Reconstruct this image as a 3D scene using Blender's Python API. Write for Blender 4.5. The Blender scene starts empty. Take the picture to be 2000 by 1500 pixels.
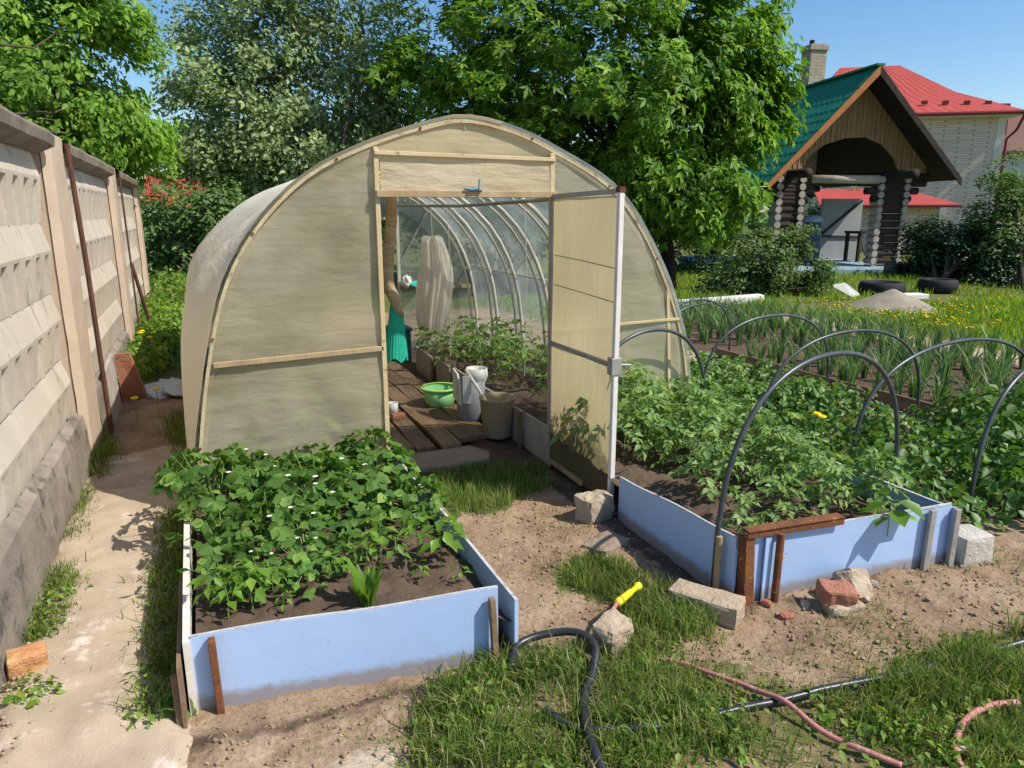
import bpy, bmesh, math, random
import numpy as np
from mathutils import Vector, Matrix
random.seed(7); RNG = np.random.default_rng(11)
SC = bpy.context.scene
COL = SC.collection
R = math.radians

# ------------------------------------------------------------------ camera geometry (also used to read real positions off the ground)
F = 1400.0; PITCH = math.atan(335/F); CAMH = 1.55
PSI = math.atan(620*math.cos(PITCH)/F)
CF = np.array([math.sin(PSI)*math.cos(PITCH), math.cos(PSI)*math.cos(PITCH), -math.sin(PITCH)])
CR = np.array([math.cos(PSI), -math.sin(PSI), 0.0]); CU = np.cross(CR, CF)
C0 = np.array([0, 0, CAMH])
def ray(px, py): return CF + CR*(px-1000)/F - CU*(py-750)/F
def G(px, py, z=0.0):
    d = ray(px, py); return C0 + d*(z-CAMH)/d[2]
def atY(px, py, Y):
    d = ray(px, py); return C0 + d*Y/d[1]
def atX(px, py, X):
    d = ray(px, py); return C0 + d*X/d[0]
def atD(px, py, D): return C0 + ray(px, py)*D

# ------------------------------------------------------------------ noise
def _h(ix, iy, s):
    n = (ix.astype(np.int64)*374761393 + iy.astype(np.int64)*668265263 + s*974711) & 0x7fffffff
    n = ((n ^ (n >> 13))*1274126177) & 0x7fffffff
    return ((n ^ (n >> 16)) & 0xffff)/65535.0
def vnoise(x, y, s=0):
    x = np.asarray(x, float); y = np.asarray(y, float)
    ix = np.floor(x); iy = np.floor(y); fx = x-ix; fy = y-iy
    fx = fx*fx*(3-2*fx); fy = fy*fy*(3-2*fy)
    a = _h(ix, iy, s); b = _h(ix+1, iy, s); c = _h(ix, iy+1, s); d = _h(ix+1, iy+1, s)
    return a+(b-a)*fx+(c-a)*fy+(a-b-c+d)*fx*fy
def fbm(x, y, s=0, o=4):
    t = 0; a = .5; n = 0
    for k in range(o):
        t = t+a*vnoise(np.asarray(x)*2**k+17.3*k, np.asarray(y)*2**k+5.1*k, s+k); n += a; a *= .5
    return t/n

# ------------------------------------------------------------------ materials
def _new(name):
    m = bpy.data.materials.new(name); m.use_nodes = True
    nt = m.node_tree; nt.nodes.clear()
    return m, nt, nt.nodes, nt.links
def _noise(N, L, coord, scale, detail=6, rough=.6, stretch=None):
    if stretch:
        mp = N.new('ShaderNodeMapping'); mp.inputs['Scale'].default_value = stretch
        L.new(coord, mp.inputs['Vector']); coord = mp.outputs['Vector']
    n = N.new('ShaderNodeTexNoise'); n.inputs['Scale'].default_value = scale
    n.inputs['Detail'].default_value = detail; n.inputs['Roughness'].default_value = rough
    L.new(coord, n.inputs['Vector']); return n.outputs['Fac']
def _ramp(N, L, fac, stops):
    r = N.new('ShaderNodeValToRGB'); e = r.color_ramp.elements
    while len(e) < len(stops): e.new(0.5)
    for k, (p, c) in enumerate(stops):
        e[k].position = p; e[k].color = (*c, 1) if len(c) == 3 else c
    L.new(fac, r.inputs['Fac']); return r.outputs['Color']
def _mix(N, L, fac, a, b, mode='MIX'):
    m = N.new('ShaderNodeMix'); m.data_type = 'RGBA'; m.blend_type = mode
    for s, v in ((m.inputs[0], fac), (m.inputs[6], a), (m.inputs[7], b)):
        if isinstance(v, (int, float)): s.default_value = v
        elif isinstance(v, tuple): s.default_value = (*v, 1)
        else: L.new(v, s)
    return m.outputs[2]
def _pos(N): return N.new('ShaderNodeNewGeometry').outputs['Position']

def solid(name, c1, c2=None, scale=6, rough=.8, bump=.15, bscale=None, stretch=None, metal=0, spots=None, spec=.3, sspots=30):
    """base colour wandering between c1 and c2, optional (colour, amount) blotches, bump"""
    m, nt, N, L = _new(name); p = _pos(N)
    c2 = c2 or tuple(v*.75 for v in c1)
    col = _ramp(N, L, _noise(N, L, p, scale, 8, .65, stretch), [(.3, c2), (.7, c1)])
    if spots:
        f = _ramp(N, L, _noise(N, L, p, sspots, 6, .7, stretch), [(1-spots[1]-.05, (0,)*3), (1-spots[1]+.06, (1,)*3)])
        col = _mix(N, L, f, col, spots[0])
    b = N.new('ShaderNodeBsdfPrincipled'); L.new(col, b.inputs['Base Color'])
    b.inputs['Roughness'].default_value = rough; b.inputs['Metallic'].default_value = metal
    b.inputs['Specular IOR Level'].default_value = spec
    if bump:
        bp = N.new('ShaderNodeBump'); bp.inputs['Strength'].default_value = bump; bp.inputs['Distance'].default_value = .02
        L.new(_noise(N, L, p, bscale or scale*6, 8, .7, stretch), bp.inputs['Height']); L.new(bp.outputs['Normal'], b.inputs['Normal'])
    o = N.new('ShaderNodeOutputMaterial'); L.new(b.outputs[0], o.inputs['Surface']); return m

def boardmat(name):
    m, nt, N, L = _new(name); p = _pos(N)
    col = _ramp(N, L, _noise(N, L, p, 2.2, 6, .6), [(.3, (.36, .50, .745)), (.7, (.42, .56, .80))])
    f = _ramp(N, L, _noise(N, L, p, 20, 8, .8, (1, 1, .6)), [(.635, (0,)*3), (.74, (.8,)*3)]); col = _mix(N, L, f, col, (.16, .15, .14))       # scuffs and chips
    f = _ramp(N, L, _noise(N, L, p, 3.2, 9, .75, (1, 1, 1.6)), [(.55, (0,)*3), (.78, (.45,)*3)]); col = _mix(N, L, f, col, (.50, .50, .50))   # faded film
    sx = N.new('ShaderNodeSeparateXYZ'); L.new(p, sx.inputs[0]); ad = N.new('ShaderNodeMath'); ad.operation = 'MULTIPLY_ADD'; L.new(_noise(N, L, p, 16, 9, .75), ad.inputs[0])
    ad.inputs[1].default_value = -.075; L.new(sx.outputs['Z'], ad.inputs[2])
    f = _ramp(N, L, ad.outputs[0], [(-.0, (.85,)*3), (.035, (0,)*3)]) if False else _ramp(N, L, ad.outputs[0], [(0, (.75,)*3), (.03, (0,)*3)]); col = _mix(N, L, f, col, (.26, .19, .13))   # soil splash at the foot
    b = N.new('ShaderNodeBsdfPrincipled'); L.new(col, b.inputs['Base Color']); b.inputs['Roughness'].default_value = .6; b.inputs['Specular IOR Level'].default_value = .3
    bp = N.new('ShaderNodeBump'); bp.inputs['Strength'].default_value = .12; bp.inputs['Distance'].default_value = .02; L.new(_noise(N, L, p, 7, 6, .6), bp.inputs['Height']); L.new(bp.outputs['Normal'], b.inputs['Normal'])
    o = N.new('ShaderNodeOutputMaterial'); L.new(b.outputs[0], o.inputs['Surface']); return m

def leafmat(name, c1, c2, trans=.35, rough=.45, gloss=.35, c3=None, patch=1.2):
    m, nt, N, L = _new(name)
    g = N.new('ShaderNodeNewGeometry')
    ri = g.outputs['Random Per Island']
    stops = [(0, c2), (.68, c1)] + ([(1, c3)] if c3 else [])
    col = _ramp(N, L, ri, stops)
    pn = _ramp(N, L, _noise(N, L, g.outputs['Position'], patch, 3), [(.3, (.72,)*3), (.7, (1.18,)*3)])
    col = _mix(N, L, 1.0, col, pn, 'MULTIPLY')
    b = N.new('ShaderNodeBsdfPrincipled'); L.new(col, b.inputs['Base Color'])
    b.inputs['Roughness'].default_value = rough; b.inputs['Specular IOR Level'].default_value = gloss
    t = N.new('ShaderNodeBsdfTranslucent'); tc = _mix(N, L, 1.0, col, (1.25, 1.3, .6), 'MULTIPLY'); L.new(tc, t.inputs['Color'])
    x = N.new('ShaderNodeMixShader'); x.inputs[0].default_value = trans
    L.new(b.outputs[0], x.inputs[1]); L.new(t.outputs[0], x.inputs[2])
    o = N.new('ShaderNodeOutputMaterial'); L.new(x.outputs[0], o.inputs['Surface']); return m

def filmmat(name, c1, c2, trans, clear, streak=(2, 2, 60), stain=None, green=None, rough=.35, stain_low=None, haze=None, spec=.25, wrinkle=.25, blur=0):
    """weathered translucent sheet: diffuse + translucent + a little see-through"""
    m, nt, N, L = _new(name); p = _pos(N)
    col = _ramp(N, L, _noise(N, L, p, 1.4, 2, .45), [(.34, c2), (.66, c1)])
    st = _ramp(N, L, _noise(N, L, p, 1.0, 3, .5, streak), [(.35, (.93,)*3), (.65, (1.04,)*3)])
    col = _mix(N, L, 1.0, col, st, 'MULTIPLY')
    if green:
        f = _ramp(N, L, _noise(N, L, p, .9, 5, .6, (1.3, 1, .8)), [(.42, (0,)*3), (.70, (.6,)*3)])
        col = _mix(N, L, f, col, green)
    if stain:
        f = _ramp(N, L, _noise(N, L, p, 5, 9, .75, (1.5, 1.5, .5)), [(.58, (0,)*3), (.72, (.8,)*3)])
        col = _mix(N, L, f, col, stain)
    if haze:
        f = _ramp(N, L, _noise(N, L, p, 1.3, 4, .5, (1.0, 1.0, 1.2)), [(.46, (0,)*3), (.72, (.8,)*3)])
        col = _mix(N, L, f, col, haze)
        f = _ramp(N, L, _noise(N, L, p, 1.0, 3, .4, (.35, .35, 30)), [(.68, (0,)*3), (.71, (.30,)*3)]); col = _mix(N, L, f, col, tuple(v*.6 for v in c2))
    if stain_low:
        sx = N.new('ShaderNodeSeparateXYZ'); L.new(p, sx.inputs[0])
        ad = N.new('ShaderNodeMath'); ad.operation = 'MULTIPLY_ADD'; L.new(_noise(N, L, p, 5, 8, .7, (1, 1, .35)), ad.inputs[0])
        ad.inputs[1].default_value = -.55; L.new(sx.outputs['Z'], ad.inputs[2])
        f = _ramp(N, L, ad.outputs[0], [(0, (.75,)*3), (.05, (0,)*3)])
        col = _mix(N, L, f, col, stain_low)
    b = N.new('ShaderNodeBsdfPrincipled'); L.new(col, b.inputs['Base Color']); b.inputs['Roughness'].default_value = rough
    b.inputs['Specular IOR Level'].default_value = spec
    t = N.new('ShaderNodeBsdfTranslucent'); L.new(col, t.inputs['Color'])
    x = N.new('ShaderNodeMixShader'); x.inputs[0].default_value = trans; L.new(b.outputs[0], x.inputs[1]); L.new(t.outputs[0], x.inputs[2])
    tr = N.new('ShaderNodeBsdfTransparent'); tr.inputs['Color'].default_value = (.93, .96, .9, 1)
    y = N.new('ShaderNodeMixShader'); y.inputs[0].default_value = clear
    cf = _ramp(N, L, _noise(N, L, p, 2.2, 6, .6), [(.3, (clear*.5,)*3), (.7, (min(1, clear*1.5),)*3)]); L.new(cf, y.inputs[0])
    if blur:
        rf = N.new('ShaderNodeBsdfRefraction'); rf.inputs['Roughness'].default_value = blur; rf.inputs['IOR'].default_value = 1.06; rf.inputs['Color'].default_value = (.90, .92, .80, 1); tr = rf
    L.new(x.outputs[0], y.inputs[1]); L.new(tr.outputs[0], y.inputs[2])
    bp = N.new('ShaderNodeBump'); bp.inputs['Strength'].default_value = wrinkle; bp.inputs['Distance'].default_value = .04
    L.new(_noise(N, L, p, 3, 5, .55, (1, 1, 3)), bp.inputs['Height']); L.new(bp.outputs['Normal'], b.inputs['Normal'])
    o = N.new('ShaderNodeOutputMaterial'); L.new(y.outputs[0], o.inputs['Surface']); return m

def brickmat(name, c1, c2, mortar, bw, bh, spots=None):
    m, nt, N, L = _new(name)
    tc = N.new('ShaderNodeTexCoord').outputs['Object']
    sx = N.new('ShaderNodeSeparateXYZ'); L.new(tc, sx.inputs[0])
    cb = N.new('ShaderNodeCombineXYZ'); a = N.new('ShaderNodeMath'); a.operation = 'ADD'
    L.new(sx.outputs['X'], a.inputs[0]); L.new(sx.outputs['Y'], a.inputs[1])
    L.new(a.outputs[0], cb.inputs['X']); L.new(sx.outputs['Z'], cb.inputs['Y'])
    bt = N.new('ShaderNodeTexBrick'); L.new(cb.outputs[0], bt.inputs['Vector'])
    bt.inputs['Color1'].default_value = (*c1, 1); bt.inputs['Color2'].default_value = (*c2, 1); bt.inputs['Mortar'].default_value = (*mortar, 1)
    bt.inputs['Scale'].default_value = 1; bt.inputs['Mortar Size'].default_value = bh*.12; bt.inputs['Brick Width'].default_value = bw; bt.inputs['Row Height'].default_value = bh
    col = bt.outputs['Color']
    if spots:
        f = _ramp(N, L, _noise(N, L, _pos(N), 3, 8, .7), [(.5, (0,)*3), (.7, (.8,)*3)]); col = _mix(N, L, f, col, spots)
    b = N.new('ShaderNodeBsdfPrincipled'); L.new(col, b.inputs['Base Color']); b.inputs['Roughness'].default_value = .85
    o = N.new('ShaderNodeOutputMaterial'); L.new(b.outputs[0], o.inputs['Surface']); return m

M = {}
M['wood'] = solid('weathered_wood', (.50, .38, .22), (.30, .20, .11), 5, .8, .25, 40, (1, 1, .25), spots=((.12, .07, .04), .33))
M['wood_cream'] = solid('cream_wood', (.66, .55, .34), (.50, .38, .20), 5, .75, .2, 40, (.6, .6, .6), spots=((.25, .14, .06), .36))
M['strip'] = solid('weathered_strip', (.60, .51, .33), (.42, .33, .19), 7, .8, .3, 40, spots=((.24, .15, .08), .38), sspots=16)
M['plank'] = solid('floor_plank', (.30, .20, .12), (.15, .095, .055), 6, .85, .4, 30, (3, .3, 3))
M['plank_dark'] = solid('worn_plank', (.24, .16, .10), (.11, .07, .045), 6, .85, .4, 30, (3, .3, 3))
M['pole'] = solid('pale_bark', (.56, .44, .27), (.34, .25, .14), 14, .85, .6, 40, (.5, .5, 1.5), spots=((.10, .06, .03), .38), sspots=22)
M['white_pipe'] = solid('white_painted_pipe', (.72, .68, .60), (.58, .52, .43), 8, .5, .1, spots=((.33, .2, .1), .3))
M['white_post'] = solid('white_post', (.80, .78, .74), (.68, .64, .58), 8, .45, .05, spots=((.45, .36, .26), .3))
M['grey_metal'] = solid('grey_metal', (.42, .41, .38), (.28, .27, .25), 8, .5, .1, metal=.3, spots=((.3, .17, .09), .32))
M['rust'] = solid('rusty_iron', (.26, .095, .035), (.10, .045, .025), 14, .9, .4, 60, spots=((.42, .26, .12), .36))
M['rust_dark'] = solid('dark_rusty_iron', (.15, .065, .04), (.07, .035, .025), 14, .9, .4, 60)
M['blue'] = boardmat('pale_blue_painted_board')
M['blue_edge'] = solid('chipped_blue_edge', (.56, .58, .60), (.42, .42, .40), 12, .8, .2, spots=((.3, .22, .15), .4))
M['white_board'] = solid('white_painted_board', (.74, .71, .64), (.6, .55, .46), 8, .7, .2, spots=((.3, .2, .12), .33))
M['slate'] = solid('grey_asbestos_board', (.46, .41, .36), (.34, .29, .25), 6, .9, .2, spots=((.2, .13, .09), .36))
M['soil'] = solid('dark_soil', (.155, .105, .072), (.085, .056, .038), 9, .95, .9, 30, spots=((.22, .16, .115), .3))
M['concrete'] = solid('pale_concrete', (.58, .515, .415), (.44, .385, .31), 4, .9, .3, 60, stretch=(1, 1, .3), spots=((.30, .27, .22), .37), sspots=7)
M['concrete_post'] = solid('buff_concrete', (.53, .42, .31), (.42, .32, .235), 3, .9, .25, 60, spots=((.30, .22, .15), .3), sspots=7)
M['plinth'] = solid('stained_concrete_plinth', (.34, .29, .24), (.16, .135, .11), 3.5, .92, .4, 40, spots=((.10, .09, .075), .42), sspots=6)
M['coping'] = solid('mossy_grey_coping', (.26, .215, .17), (.13, .105, .08), 4, .92, .4, 40, spots=((.33, .30, .26), .35))
M['black_pe'] = solid('black_plastic_pipe', (.035, .037, .04), (.022, .023, .025), 20, .35, .03, spec=.5)
M['hoop'] = solid('dark_grey_plastic_pipe', (.075, .085, .095), (.04, .045, .05), 10, .35, .03, spec=.5)
M['pink'] = solid('pink_hose', (.56, .24, .21), (.40, .155, .14), 25, .5, .1, spots=((.62, .42, .33), .4), sspots=60)
M['yellow'] = solid('yellow_plastic', (.85, .70, .02), (.75, .60, .02), 20, .4, .02, spec=.5)
M['yellow_dark'] = solid('dark_yellow_plastic', (.45, .33, .01), (.35, .26, .01), 20, .5, .02)
M['brick_red'] = solid('red_brick', (.50, .22, .14), (.38, .15, .09), 12, .92, .9, 45, spots=((.50, .38, .30), .36))
M['brick_orange'] = solid('orange_brick', (.64, .25, .12), (.66, .44, .19), 9, .92, .9, 45)
M['brick_white'] = solid('white_silicate_brick', (.66, .61, .53), (.56, .50, .42), 10, .92, .9, 45, spots=((.38, .29, .2), .3))
M['brick_buff'] = solid('buff_silicate_brick', (.58, .46, .33), (.46, .35, .24), 10, .92, .9, 45, spots=((.28, .2, .13), .33))
M['stone'] = solid('pale_stone', (.52, .43, .31), (.33, .26, .18), 10, .92, .6, 40, spots=((.2, .15, .1), .32))
M['stone_grey'] = solid('grey_flagstone', (.34, .26, .19), (.22, .165, .12), 5, .92, .4, 40)
M['green_plastic'] = solid('bright_green_plastic', (.38, .78, .34), (.32, .70, .28), 8, .4, .02, spec=.5)
M['lime_plastic'] = solid('lime_rim', (.52, .82, .22), (.46, .76, .18), 8, .4, .02, spec=.5)
M['grey_plastic'] = solid('grey_plastic', (.33, .33, .34), (.25, .25, .26), 6, .5, .05)
M['white_plastic'] = solid('white_plastic', (.78, .77, .74), (.66, .64, .6), 6, .5, .05)
M['beige_plastic'] = solid('beige_bucket_plastic', (.48, .38, .22), (.38, .29, .16), 6, .6, .08, spots=((.22, .15, .08), .3))
M['teal_plastic'] = solid('dark_teal_plastic', (.035, .16, .15), (.025, .11, .10), 8, .5, .05)
M['turq'] = solid('turquoise_cloth', (.08, .55, .45), (.05, .42, .34), 10, .8, .2)
M['blue_rag'] = solid('blue_grey_twine', (.16, .26, .34), (.1, .18, .25), 20, .8, .1)
M['flower_white'] = solid('white_petal', (.80, .80, .70), (.72, .72, .58), 20, .7, 0)
M['flower_yellow'] = solid('yellow_petal', (.80, .56, .01), (.75, .48, .01), 20, .7, 0)
M['stem'] = solid('green_stem', (.20, .30, .08), (.15, .24, .06), 20, .6, 0)
M['bark'] = solid('tree_bark', (.12, .09, .065), (.06, .045, .033), 8, .95, .6, 30, (1, 1, .3))
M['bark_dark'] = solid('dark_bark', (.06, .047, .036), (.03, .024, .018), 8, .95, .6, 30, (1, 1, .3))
M['roof_green'] = solid('green_metal_tile', (.012, .21, .115), (.01, .165, .09), 3, .6, .05, spec=.25)
M['roof_red'] = solid('red_metal_tile', (.46, .075, .055), (.39, .058, .045), 1.5, .6, .05, spec=.25)
M['roof_brown'] = solid('brown_roof_tile', (.17, .075, .055), (.12, .055, .04), 2, .7, .1)
M['gable_wood'] = solid('brown_gable_board', (.35, .20, .09), (.22, .12, .055), 3, .75, .2, 30, (3, 3, .2), spots=((.42, .30, .17), .36))
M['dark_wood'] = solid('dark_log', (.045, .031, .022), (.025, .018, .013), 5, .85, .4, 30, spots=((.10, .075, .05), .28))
M['log_end'] = solid('pale_log_end', (.46, .41, .34), (.28, .24, .19), 8, .85, .3, 40)
M['log_pale'] = solid('pale_weathered_log', (.50, .43, .34), (.34, .28, .21), 4, .85, .3, 40)
M['orange_wood'] = solid('orange_varnished_edge', (.46, .19, .06), (.34, .13, .04), 5, .6, .1)
M['house_brick'] = brickmat('cream_house_brick', (.66, .56, .46), (.56, .47, .38), (.40, .33, .27), .30, .12)
M['chim_brick'] = brickmat('old_buff_brick', (.48, .38, .28), (.36, .28, .2), (.28, .23, .18), .26, .085, (.17, .13, .1))
M['gutter'] = solid('dark_red_gutter', (.22, .03, .03), (.17, .025, .025), 5, .4, 0)
M['cornice'] = solid('white_cornice', (.7, .66, .6), (.6, .56, .5), 4, .7, .05)
M['grey_door'] = solid('grey_shed_door', (.36, .37, .37), (.28, .29, .29), 3, .7, .1)
M['navy_drum'] = solid('navy_drum', (.05, .075, .11), (.035, .055, .085), 5, .5, .05)
M['pale_blue'] = solid('pale_blue_slab', (.30, .40, .47), (.22, .31, .38), 3, .7, .1)
M['tyre'] = solid('black_rubber', (.022, .022, .024), (.014, .014, .015), 10, .75, .2)
M['sand'] = solid('sand_heap', (.36, .31, .24), (.27, .23, .17), 6, .95, .5, 40)
M['white_foam'] = solid('white_painted_beam', (.80, .79, .76), (.7, .69, .66), 5, .6, .05)
M['poly_bag'] = solid('crumpled_white_bag', (.62, .64, .66), (.40, .43, .46), 12, .4, .3, spots=((.2, .4, .45), .25))
M['black'] = solid('black_opening', (.008, .008, .009), (.006, .006, .007), 5, .95, 0)
M['film_front'] = filmmat('yellowed_front_sheet', (.74, .66, .45), (.56, .50, .34), .40, .32, streak=(1.5, 1.5, 55), stain=(.60, .52, .34), green=(.42, .41, .24), haze=(.80, .75, .58), spec=.5, wrinkle=.35, rough=.28, blur=.55)
M['film_gable'] = filmmat('yellowed_gable_sheet', (.74, .64, .41), (.66, .56, .34), .42, .06, stain=(.55, .45, .25))
M['film_right'] = filmmat('cream_right_sheet', (.72, .64, .45), (.58, .52, .35), .45, .30, streak=(1.5, 1.5, 55), stain=(.46, .40, .24), green=(.46, .46, .29), haze=(.80, .72, .52), spec=.5, wrinkle=.35, rough=.28, blur=.55)
M['film_side'] = filmmat('whitish_cover_sheet', (.96, .88, .68), (.93, .84, .61), .15, .05, streak=(3, 1, 1), spec=.05, rough=.6, wrinkle=.4)
M['film_back'] = filmmat('clear_back_sheet', (.40, .46, .42), (.30, .36, .33), .5, .40, stain=(.30, .31, .25))
M['film_clear'] = filmmat('hazy_clear_film', (.40, .45, .44), (.36, .41, .39), .6, .55, streak=(30, 3, 3), stain=(.5, .5, .46))
M['film_door'] = filmmat('tan_door_sheet', (.76, .63, .37), (.62, .50, .29), .52, .16, streak=(1, 40, 2), stain=(.50, .40, .22), stain_low=(.16, .14, .07), blur=.6, spec=.4, wrinkle=.35)
M['film_lintel'] = filmmat('cream_lintel_sheet', (.80, .68, .46), (.70, .58, .37), .4, .02, streak=(3, 2, 26), stain=(.50, .38, .21), haze=(.86, .76, .55), wrinkle=.6)
M['film_cloth'] = filmmat('sheer_cream_fabric', (.90, .83, .76), (.80, .72, .65), .55, .16, streak=(40, 40, 1))
M['net'] = filmmat('green_mesh', (.07, .82, .60), (.05, .62, .45), .5, .06, streak=(90, 90, 2), rough=.5)

M['maple'] = leafmat('maple_leaf', (.175, .33, .035), (.075, .19, .022), .42, .5, .25, (.30, .44, .06))
M['ashleaf'] = leafmat('ashleaf_leaf', (.218, .391, .046), (.127, .270, .034), .48, .5, .3, (.322, .483, .069))
M['greytree'] = leafmat('grey_green_leaf', (.280, .379, .147), (.155, .239, .084), .32, .5, .3, (.420, .491, .252))
M['hedge'] = leafmat('dark_hedge_leaf', (.119, .224, .053), (.059, .132, .029), .3, .5, .3, (.211, .330, .092))
M['shrub'] = leafmat('shrub_leaf', (.149, .242, .072), (.077, .149, .044), .32, .5, .3, (.242, .330, .110))
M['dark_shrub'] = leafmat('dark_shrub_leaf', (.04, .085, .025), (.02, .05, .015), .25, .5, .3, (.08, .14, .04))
M['weed'] = leafmat('weed_leaf', (.20, .33, .045), (.11, .22, .03), .4, .5, .3, (.32, .38, .07))
M['strawberry'] = leafmat('strawberry_leaf', (.15, .275, .055), (.06, .15, .03), .38, .6, .18, (.26, .38, .09), 6)
M['tomato'] = leafmat('tomato_leaf', (.26, .39, .115), (.13, .25, .065), .38, .5, .3, (.30, .43, .12), 4)
M['pepper'] = leafmat('pepper_leaf', (.17, .33, .035), (.11, .23, .03), .45, .4, .4, (.26, .40, .06), 4)
M['potato'] = leafmat('potato_leaf', (.13, .25, .04), (.07, .155, .028), .35, .45, .4, (.22, .35, .07), 4)
M['onion'] = leafmat('onion_leaf', (.15, .27, .085), (.09, .19, .06), .3, .45, .35, (.27, .34, .17), 4)
M['grass'] = leafmat('grass_blade', (.20, .29, .055), (.09, .165, .03), .40, .5, .2, (.46, .41, .20), 3)
M['lawn'] = leafmat('lawn_blade', (.25, .38, .035), (.15, .27, .025), .45, .5, .2, (.40, .44, .07), .8)

# ------------------------------------------------------------------ mesh builders
ORG = {}
def tag(o, label=None, cat=None, group=None, kind=None):
    for k, v in (('label', label), ('category', cat), ('group', group), ('kind', kind)):
        if v: o[k] = v
    return o
def thing(name, loc, label, cat, group=None):
    o = bpy.data.objects.new(name, None); o.empty_display_size = .1; COL.objects.link(o)
    o.location = loc; ORG[o] = np.array(loc, float); return tag(o, label, cat, group)
class MB:
    """collects shapes in world coordinates, then links ONE mesh object"""
    def __init__(s): s.v = []; s.f = []
    def add(s, vs, fs):
        b = len(s.v); s.v += [tuple(map(float, p)) for p in vs]; s.f += [tuple(i+b for i in f) for f in fs]; return s
    def box(s, a, b):
        (x0, y0, z0), (x1, y1, z1) = a, b
        return s.add([(x0,y0,z0),(x1,y0,z0),(x1,y1,z0),(x0,y1,z0),(x0,y0,z1),(x1,y0,z1),(x1,y1,z1),(x0,y1,z1)],
                     [(0,3,2,1),(4,5,6,7),(0,1,5,4),(1,2,6,5),(2,3,7,6),(3,0,4,7)])
    def bar(s, p, q, w, h, up=(0, 0, 1)):
        p = np.array(p, float); q = np.array(q, float); d = q-p; d /= np.linalg.norm(d)
        up = np.array(up, float)
        if abs(d@up) > .95: up = np.array([0, 1., 0])
        x = np.cross(d, up); x /= np.linalg.norm(x); y = np.cross(x, d)
        vs = [c+x*sx*w/2+y*sy*h/2 for c in (p, q) for sx, sy in ((-1,-1),(1,-1),(1,1),(-1,1))]
        return s.add(vs, [(0,1,2,3),(7,6,5,4),(0,4,5,1),(1,5,6,2),(2,6,7,3),(3,7,4,0)])
    def tube(s, pts, r, n=8, cap=True):
        pts = [np.array(p, float) for p in pts]; k = len(pts)
        rs = r if hasattr(r, '__len__') else [r]*k
        t = pts[1]-pts[0]; t /= np.linalg.norm(t)
        u = np.cross(t, (0, 0, 1)) if abs(t[2]) < .9 else np.cross(t, (1, 0, 0)); u /= np.linalg.norm(u)
        vs = []
        for i in range(k):
            t = pts[min(i+1, k-1)]-pts[max(i-1, 0)]; t /= np.linalg.norm(t)+1e-9
            u = u-t*(u@t); u /= np.linalg.norm(u)+1e-9; w = np.cross(t, u)
            vs += [pts[i]+rs[i]*(u*math.cos(a)+w*math.sin(a)) for a in np.linspace(0, 2*math.pi, n, endpoint=False)]
        fs = [(i*n+j, i*n+(j+1) % n, (i+1)*n+(j+1) % n, (i+1)*n+j) for i in range(k-1) for j in range(n)]
        if cap: fs += [tuple(range(n))[::-1], tuple((k-1)*n+j for j in range(n))]
        return s.add(vs, fs)
    def lathe(s, c, prof, n=24, sx=1, sy=1, rot=0):
        vs = []; c = np.array(c, float)
        for (r, z) in prof:
            for a in np.linspace(0, 2*math.pi, n, endpoint=False):
                x, y = r*sx*math.cos(a), r*sy*math.sin(a)
                vs.append(c+(x*math.cos(rot)-y*math.sin(rot), x*math.sin(rot)+y*math.cos(rot), z))
        k = len(prof)
        return s.add(vs, [(i*n+j, i*n+(j+1) % n, (i+1)*n+(j+1) % n, (i+1)*n+j) for i in range(k-1) for j in range(n)])
    def slab(s, poly, off):
        """polygon (3-D points) thickened by vector off"""
        n = len(poly); off = np.array(off, float); poly = [np.array(p, float) for p in poly]
        return s.add(poly+[p+off for p in poly], [tuple(range(n))[::-1], tuple(range(n, 2*n))]+[(i, (i+1) % n, n+(i+1) % n, n+i) for i in range(n)])
    def grid(s, P):
        P = np.asarray(P, float); a, b = P.shape[:2]
        return s.add(P.reshape(-1, 3).tolist(), [(i*b+j, i*b+j+1, (i+1)*b+j+1, (i+1)*b+j) for i in range(a-1) for j in range(b-1)])
    def build(s, name, mat, parent=None, bevel=0, smooth=False, origin=None):
        V = np.array(s.v); o0 = ORG[parent] if parent else (np.array(origin, float) if origin is not None else np.array([(V[:,0].min()+V[:,0].max())/2, (V[:,1].min()+V[:,1].max())/2, V[:,2].min()]))
        me = bpy.data.meshes.new(name); me.from_pydata((V-o0).tolist(), [], s.f); me.materials.append(mat)
        bm = bmesh.new(); bm.from_mesh(me); bmesh.ops.recalc_face_normals(bm, faces=bm.faces); bm.to_mesh(me); bm.free()
        if smooth:
            me.polygons.foreach_set('use_smooth', [True]*len(me.polygons))
        o = bpy.data.objects.new(name, me); COL.objects.link(o)
        if parent: o.parent = parent; ORG[o] = o0
        else: o.location = o0; ORG[o] = o0
        if bevel:
            b = o.modifiers.new('bevel', 'BEVEL'); b.width = bevel; b.segments = 2; b.limit_method = 'ANGLE'
        return o
def np_mesh(name, V, Fc, mat, parent=None, loc=(0, 0, 0), link=True, smooth=False):
    V = np.asarray(V, np.float32); Fc = np.asarray(Fc, np.int32); n, k = Fc.shape
    me = bpy.data.meshes.new(name); me.vertices.add(len(V)); me.vertices.foreach_set('co', (V-np.asarray(loc, np.float32)).ravel())
    me.loops.add(n*k); me.loops.foreach_set('vertex_index', Fc.ravel())
    me.polygons.add(n); me.polygons.foreach_set('loop_start', np.arange(0, n*k, k, dtype=np.int32))
    me.update(calc_edges=True); me.materials.append(mat)
    if smooth: me.polygons.foreach_set('use_smooth', [True]*n)
    o = bpy.data.objects.new(name, me)
    if link: COL.objects.link(o)
    if parent: o.parent = parent
    else: o.location = loc; ORG[o] = np.array(loc, float)
    return o
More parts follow.
